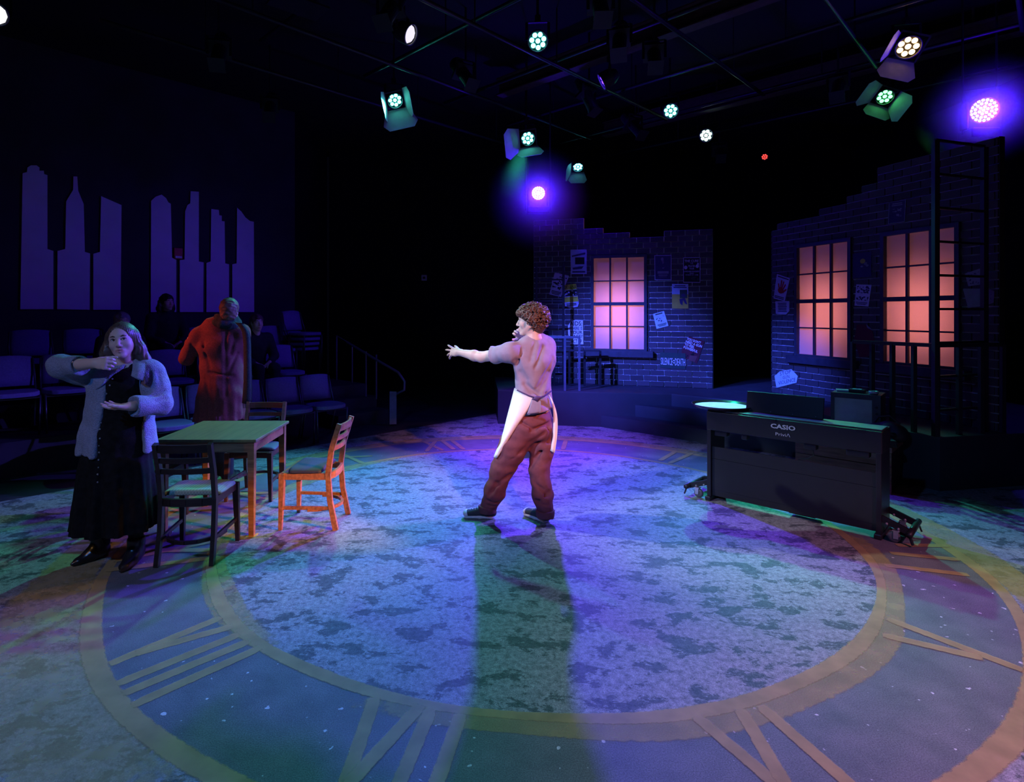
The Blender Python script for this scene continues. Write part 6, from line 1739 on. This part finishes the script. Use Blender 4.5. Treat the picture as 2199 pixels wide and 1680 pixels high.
# ================================================================== person in the long coat, seen from behind
cbase = np.array((-2.50, 5.72, 0.0))
cm = thing('person', 'person with short hair in a dark red long coat and scarf, back turned', 'person', cbase)
COAT = mat('dark_red_tweed', (0.13, 0.032, 0.03), 0.9, var=0.25, scale=70, bump=0.3, bscale=160)
SCARF = mat('dark_green_scarf', (0.014, 0.026, 0.025), 0.95, var=0.3, scale=60, bump=0.5, bscale=120); SHAIR = mat('short_brown_hair', (0.11, 0.065, 0.04), 0.6, var=0.35, scale=80, spec=0.5)
KH = a(493, 668, 5.70); KF, KU = (-0.20, 0.95, 0.12), (0.06, -0.10, 1)
hd = head_on(cm, cbase, KH, KF, KU, 1.0, eyes=False, brow=False, neck_dir=(0.015, 0, -0.09), h=0.0035)
K1, K2 = a(426, 719, 5.70), a(518, 714, 5.76)
KE, KW = a(401, 768, 5.70), a(409, 728, 5.80)
v = Vol(*bbox(KE, KW, a(420, 712, 5.9), r=0.09), 0.005); v.chain([KE, KW], [0.042, 0.030], 0.02); hand(v, KW, (0.35, 0.35, 0.7), (0.7, 0.3, -0.4), (0.3, -0.5, 0.6), [(0.6, 0.8, 0.5)] * 4, 1.0, 0.06)
fist = v.mesh()
T0, T1, T2, T3, T4 = a(468, 705, 5.72), a(472, 745, 5.72), a(476, 795, 5.72), a(474, 850, 5.72), a(465, 906, 5.72)
XC = np.array((1.0, 0.1, 0))
v = Vol(*bbox(K1, K2, a(470, 1030, 5.72), r=0.15), 0.016); v.cap(T0, T2, 0.15, 0.13, 0.0, XC, 0.09, 0.09); v.cap(T2, T3, 0.13, 0.15, 0.03, XC, 0.09, 0.1)
for x in (452, 484): v.chain([a(x, 860, 5.72), a(x, 945, 5.72), a(x, 1022, 5.74)], [0.08, 0.055, 0.045], 0.03)
body_obj(cm, cbase, [hd, fist, v.mesh()])
v = Vol(*bbox(K1, K2, KE, T4, r=0.20), 0.008)
v.cap(T0, T1, 0.190, 0.205, 0.0, XC, 0.10, 0.135); v.cap(T1, T2, 0.205, 0.190, 0.04, XC, 0.135, 0.13); v.cap(T2, T3, 0.19, 0.215, 0.05, XC, 0.13, 0.155); v.cap(T3, T4 + (0, 0, -0.35), 0.215, 0.285, 0.05, XC, 0.155, 0.23)
v.cap(K1, K2, 0.068, 0.068, 0.06); v.cap(a(484, 690, 5.72), T0, 0.075, 0.12, 0.05)
v.chain([K1, (K1 + KE) / 2, KE], [0.078, 0.072, 0.068], 0.04); v.chain([KE, KE + (KW - KE) * 0.72], [0.066, 0.056], 0.03)
KE2, KW2 = a(520, 775, 5.86), a(500, 745, 6.02); v.chain([K2, KE2], [0.085, 0.075], 0.05); v.chain([KE2, KW2], [0.074, 0.06], 0.03)
v.half((0, 0, P(470, 904, 5.72).z), (0, 0, -1))
v.cap(a(484, 856, 5.52), a(482, 935, 5.46), 0.006, 0.045, 0.01, op='s')             # back vent
v.cap(a(432, 790, 5.50), a(424, 930, 5.46), 0.010, 0.03, 0.02, op='s')
v.folds((T3[0], 5.72), 0.012, 7, 0.55, 1.1, 2.0); v.wrinkle(0.007, 19, 7, 21); v.wrinkle(0.003, 50, 5, 22)
for x0, y0, x1, y1, r0 in ((436, 735, 450, 790, 0.012), (510, 760, 490, 800, 0.010), (450, 800, 500, 808, 0.010), (505, 720, 495, 760, 0.009), (484, 700, 484, 850, 0.004), (440, 815, 452, 860, 0.010), (410, 740, 425, 765, 0.008)):
    q0, q1 = np.array(march(v, x0, y0, 5.2, 6.0)), np.array(march(v, x1, y1, 5.2, 6.0)); v.cap(q0, q1, r0 * 0.6, r0 * 0.3, 0.036, op='s')
v.half(a(484, 690, 5.72) + (0, 0, 0.045), (0, 0.1, 1))
solid('coat', [v.mesh()], COAT, cm, cbase, 1)
v = Vol(*bbox(a(485, 685, 5.72), r=0.16), 0.006)
ring_ = [a(486, 688, 5.72) + np.array((0.085 * math.cos(q), 0.085 * math.sin(q), 0.012 * math.sin(2 * q))) for q in np.linspace(0, 2 * math.pi, 13)]
v.chain(ring_, [0.034] * 13, 0.01); ring2 = [p + np.array((0, 0, 0.028)) * 1.0 for p in ring_]; v.chain(ring2, [0.026] * 13, 0.004); ring3 = [np.array(a(486, 696, 5.72)) + (p - np.array(a(486, 688, 5.72))) * 1.22 for p in ring_]; v.chain(ring3, [0.040] * 13, 0.008); v.wrinkle(0.002, 70)
sc_ = solid('scarf', [v.mesh()], SCARF, cm, cbase, 1)
cloth('scarf_tail', [[a(506, 692, 5.62), a(516, 694, 5.60), a(522, 697, 5.62)], [a(518, 704, 5.61), a(527, 706, 5.59), a(534, 712, 5.62)], [a(524, 720, 5.60), a(531, 722, 5.57), a(538, 726, 5.61)], [a(525, 770, 5.58), a(532, 770, 5.55), a(538, 770, 5.60)], [a(525, 820, 5.57), a(533, 820, 5.55), a(540, 820, 5.59)], [a(521, 866, 5.57), a(531, 868, 5.55), a(540, 867, 5.59)]], SCARF, sc_, cbase, 0.018)
for i in range(8):
    p = a(522 + 2.4 * i, 867, 5.565) - cbase; MB().tube([tuple(p), tuple(p + (0.003, 0, -0.045))], 0.003, 5).build('fringe', SCARF, sc_)
v = Vol((-0.14, -0.11, -0.13), (0.12, 0.11, 0.14), 0.0045); v.ell((-0.020, 0, 0.038), (0.108, 0.089, 0.096), k=0); v.ell((-0.055, 0, -0.03), (0.062, 0.074, 0.066), k=0.03); v.ell((0.10, 0, -0.03), (0.095, 0.12, 0.088), k=0.01, op='s'); v.wrinkle(0.0022, 170, 8, 2)
for s in (-1, 1): v.ell((-0.005, s * 0.09, -0.012), (0.020, 0.03, 0.030), k=0.006, op='s')
V, F = v.mesh(); obj('hair', mesh_np('hair', put_local(V, rotm(KF, KU), KH) - cbase, F, True), SHAIR, cm)
v = Vol(*bbox(a(470, 850, 5.72), a(470, 1034, 5.72), r=0.16), 0.012)
v.cap(a(452, 868, 5.72), a(484, 868, 5.72), 0.10, None, 0.03)
for x, xo in ((452, -0.02), (484, 0.02)): v.chain([a(x, 870, 5.72), a(x, 950, 5.72), a(x, 1024, 5.74)], [0.10, 0.082, 0.075], 0.03)
v.half((0, 0, 0.05), (0, 0, -1)); solid('trousers', [v.mesh()], mat('black_trousers', (0.014, 0.014, 0.018), 0.8), cm, cbase)
for x in (452, 484): boot(a(x, 1024, 5.70) * np.array((1, 1, 0)), a(x, 1024, 5.70) * np.array((1, 1, 0)) + np.array((0.03 * (x - 468) / 16, 0.28, 0)), LEATH, cm, cbase)

# ================================================================== spectators in the dark house
DK1 = mat('dark_clothes', (0.014, 0.013, 0.018), 0.9, var=0.3, bump=0.2); 
def spectator(label, loc, rz, clothes, hair, hair_long=False, sc=1.0, lean=0.0, turn=0.0):
    """seated on a chair at loc (floor), local -y is the way the chair faces"""
    t = thing('person', label, 'person', loc, rz)
    H_ = np.array((0, -0.02 - lean * 0.5, 1.20 - lean * 0.25)); f = (math.sin(turn), -math.cos(turn), 0.0)
    hd_ = head_on(t, (0, 0, 0), H_, f, (0, 0, 1), 0.97, eyes=False, brow=True, h=0.005, woman=hair_long)
    v = Vol((-0.3, -0.55, 0.3), (0.3, 0.25, 1.15), 0.012)
    for s in (-1, 1):
        v.chain([(s * 0.19, 0.02 - lean * 0.4, 0.98 - lean * 0.2), (s * 0.24, -0.05 - lean * 0.3, 0.70), (s * 0.10, -0.26, 0.62)], [0.05, 0.042, 0.03], 0.02); hand(v, (s * 0.10, -0.26, 0.62), (-s * 0.6, -0.6, -0.2), (0, 0.2, -1), (s * 0.5, -0.5, 0.2), [(0.3, 0.4, 0.3)] * 4)
    body_obj(t, (0, 0, 0), [hd_, v.mesh()])
    v = Vol((-0.36, -0.62, 0.03), (0.36, 0.32, 1.2), 0.013)
    sh = np.array((0, 0.03 - lean * 0.4, 0.98 - lean * 0.2))
    v.cap((0, 0.10, 0.52), (0, 0.10, 0.62), 0.19, 0.18, 0.0, (1, 0, 0), 0.13, 0.13); v.cap((0, 0.10, 0.60), sh + (0, 0, -0.08), 0.18, 0.19, 0.04, (1, 0, 0), 0.125, 0.11); v.cap(sh + (-0.15, 0, 0), sh + (0.15, 0, 0), 0.075, None, 0.05); v.cap(sh, sh + (0, -0.01, 0.07), 0.09, 0.07, 0.04)
    for s in (-1, 1):
        v.chain([(s * 0.19, sh[1], sh[2]), (s * 0.25, -0.05 - lean * 0.3, 0.70), (s * 0.13, -0.22, 0.63)], [0.075, 0.065, 0.052], 0.03)
        v.chain([(s * 0.10, 0.05, 0.54), (s * 0.11, -0.38, 0.55), (s * 0.11, -0.40, 0.10)], [0.095, 0.075, 0.05], 0.03)
    v.wrinkle(0.004, 22, 6, 3); v.half((0, 0, 0.06), (0, 0, -1))
    solid('clothes', [v.mesh()], clothes, t)
    v = Vol((-0.15, -0.14, -0.26), (0.13, 0.14, 0.15), 0.006); v.ell((-0.022, 0, 0.040), (0.106, 0.090, 0.092), k=0); v.ell((-0.06, 0, -0.05), (0.06, 0.085, 0.085), k=0.03)
    if hair_long:
        for s in (-1, 1): v.chain([(-0.03, s * 0.08, 0.02), (-0.04, s * 0.095, -0.08), (-0.05, s * 0.10, -0.18)], [0.035, 0.04, 0.03], 0.03)
    v.ell((0.098, 0, -0.035), (0.088, 0.075, 0.088), k=0.01, op='s'); v.wrinkle(0.005, 110, 8, 5)
    V, F = v.mesh(); obj('hair', mesh_np('hair', put_local(V, rotm(f), H_, 0.97), F, True), hair, t)
    for s in (-1, 1): boot(np.array((s * 0.11, -0.36, 0.0)), np.array((s * 0.12, -0.62, 0.0)), LEATH, t, (0, 0, 0))
    return t
HB = mat('black_hair', (0.012, 0.010, 0.010), 0.5, var=0.3, scale=60)
spectator('spectator with dark curly hair and dark clothes against the key panels', (-4.50, 8.42, 0.60), FACE, DK1, HB, True, turn=0.25)
spectator('spectator half hidden behind the person in the red coat', (-3.12, 8.13, 0.34), FACE, DK1, SHAIR, lean=0.12)
spectator('spectator whose crown shows just above the long haired person', (-4.27, 6.98, 0.34), FACE, DK1, mat('violet_grey_hair', (0.2, 0.16, 0.2), 0.6), lean=0.02)

# ------------------------------------------------------------------ haze balls added around the two violet moving lights for their lens glow
def haze(label, c, r, dens):
    me = MB().lathe([(0.0, -r)] + [(r * math.cos(a), r * math.sin(a)) for a in [math.radians(x) for x in range(-75, 90, 15)]] + [(0.0, r)], 20).build('halo_haze', None, loc=c)
    hm = bpy.data.materials.new('halo_haze'); hm.use_nodes = True
    nt = hm.node_tree; N = nt.nodes; L = nt.links; N.remove(N['Principled BSDF'])
    sc = N.new('ShaderNodeVolumeScatter'); sc.inputs['Anisotropy'].default_value = 0.55
    tc = N.new('ShaderNodeTexCoord'); mp = N.new('ShaderNodeMapping'); mp.inputs['Scale'].default_value = (1 / r, 1 / r, 1 / r)
    gr = N.new('ShaderNodeTexGradient'); gr.gradient_type = 'QUADRATIC_SPHERE'
    ml = N.new('ShaderNodeMath'); ml.operation = 'MULTIPLY'; ml.inputs[1].default_value = dens
    L.new(tc.outputs['Object'], mp.inputs[0]); L.new(mp.outputs[0], gr.inputs[0]); L.new(gr.outputs['Fac'], ml.inputs[0]); L.new(ml.outputs[0], sc.inputs['Density'])
    L.new(sc.outputs[0], N['Material Output'].inputs['Volume'])
    me.data.materials.append(hm)
    tag(me, label, 'haze', kind='stuff')
haze('added haze ball for the blue glow of the violet moving light over the centre wall', P(1155, 432, 8.88), 0.85, 1.9)
haze('added haze ball for the blue glow of the violet moving light on the right', P(2110, 240, 6.30), 0.62, 1.9)
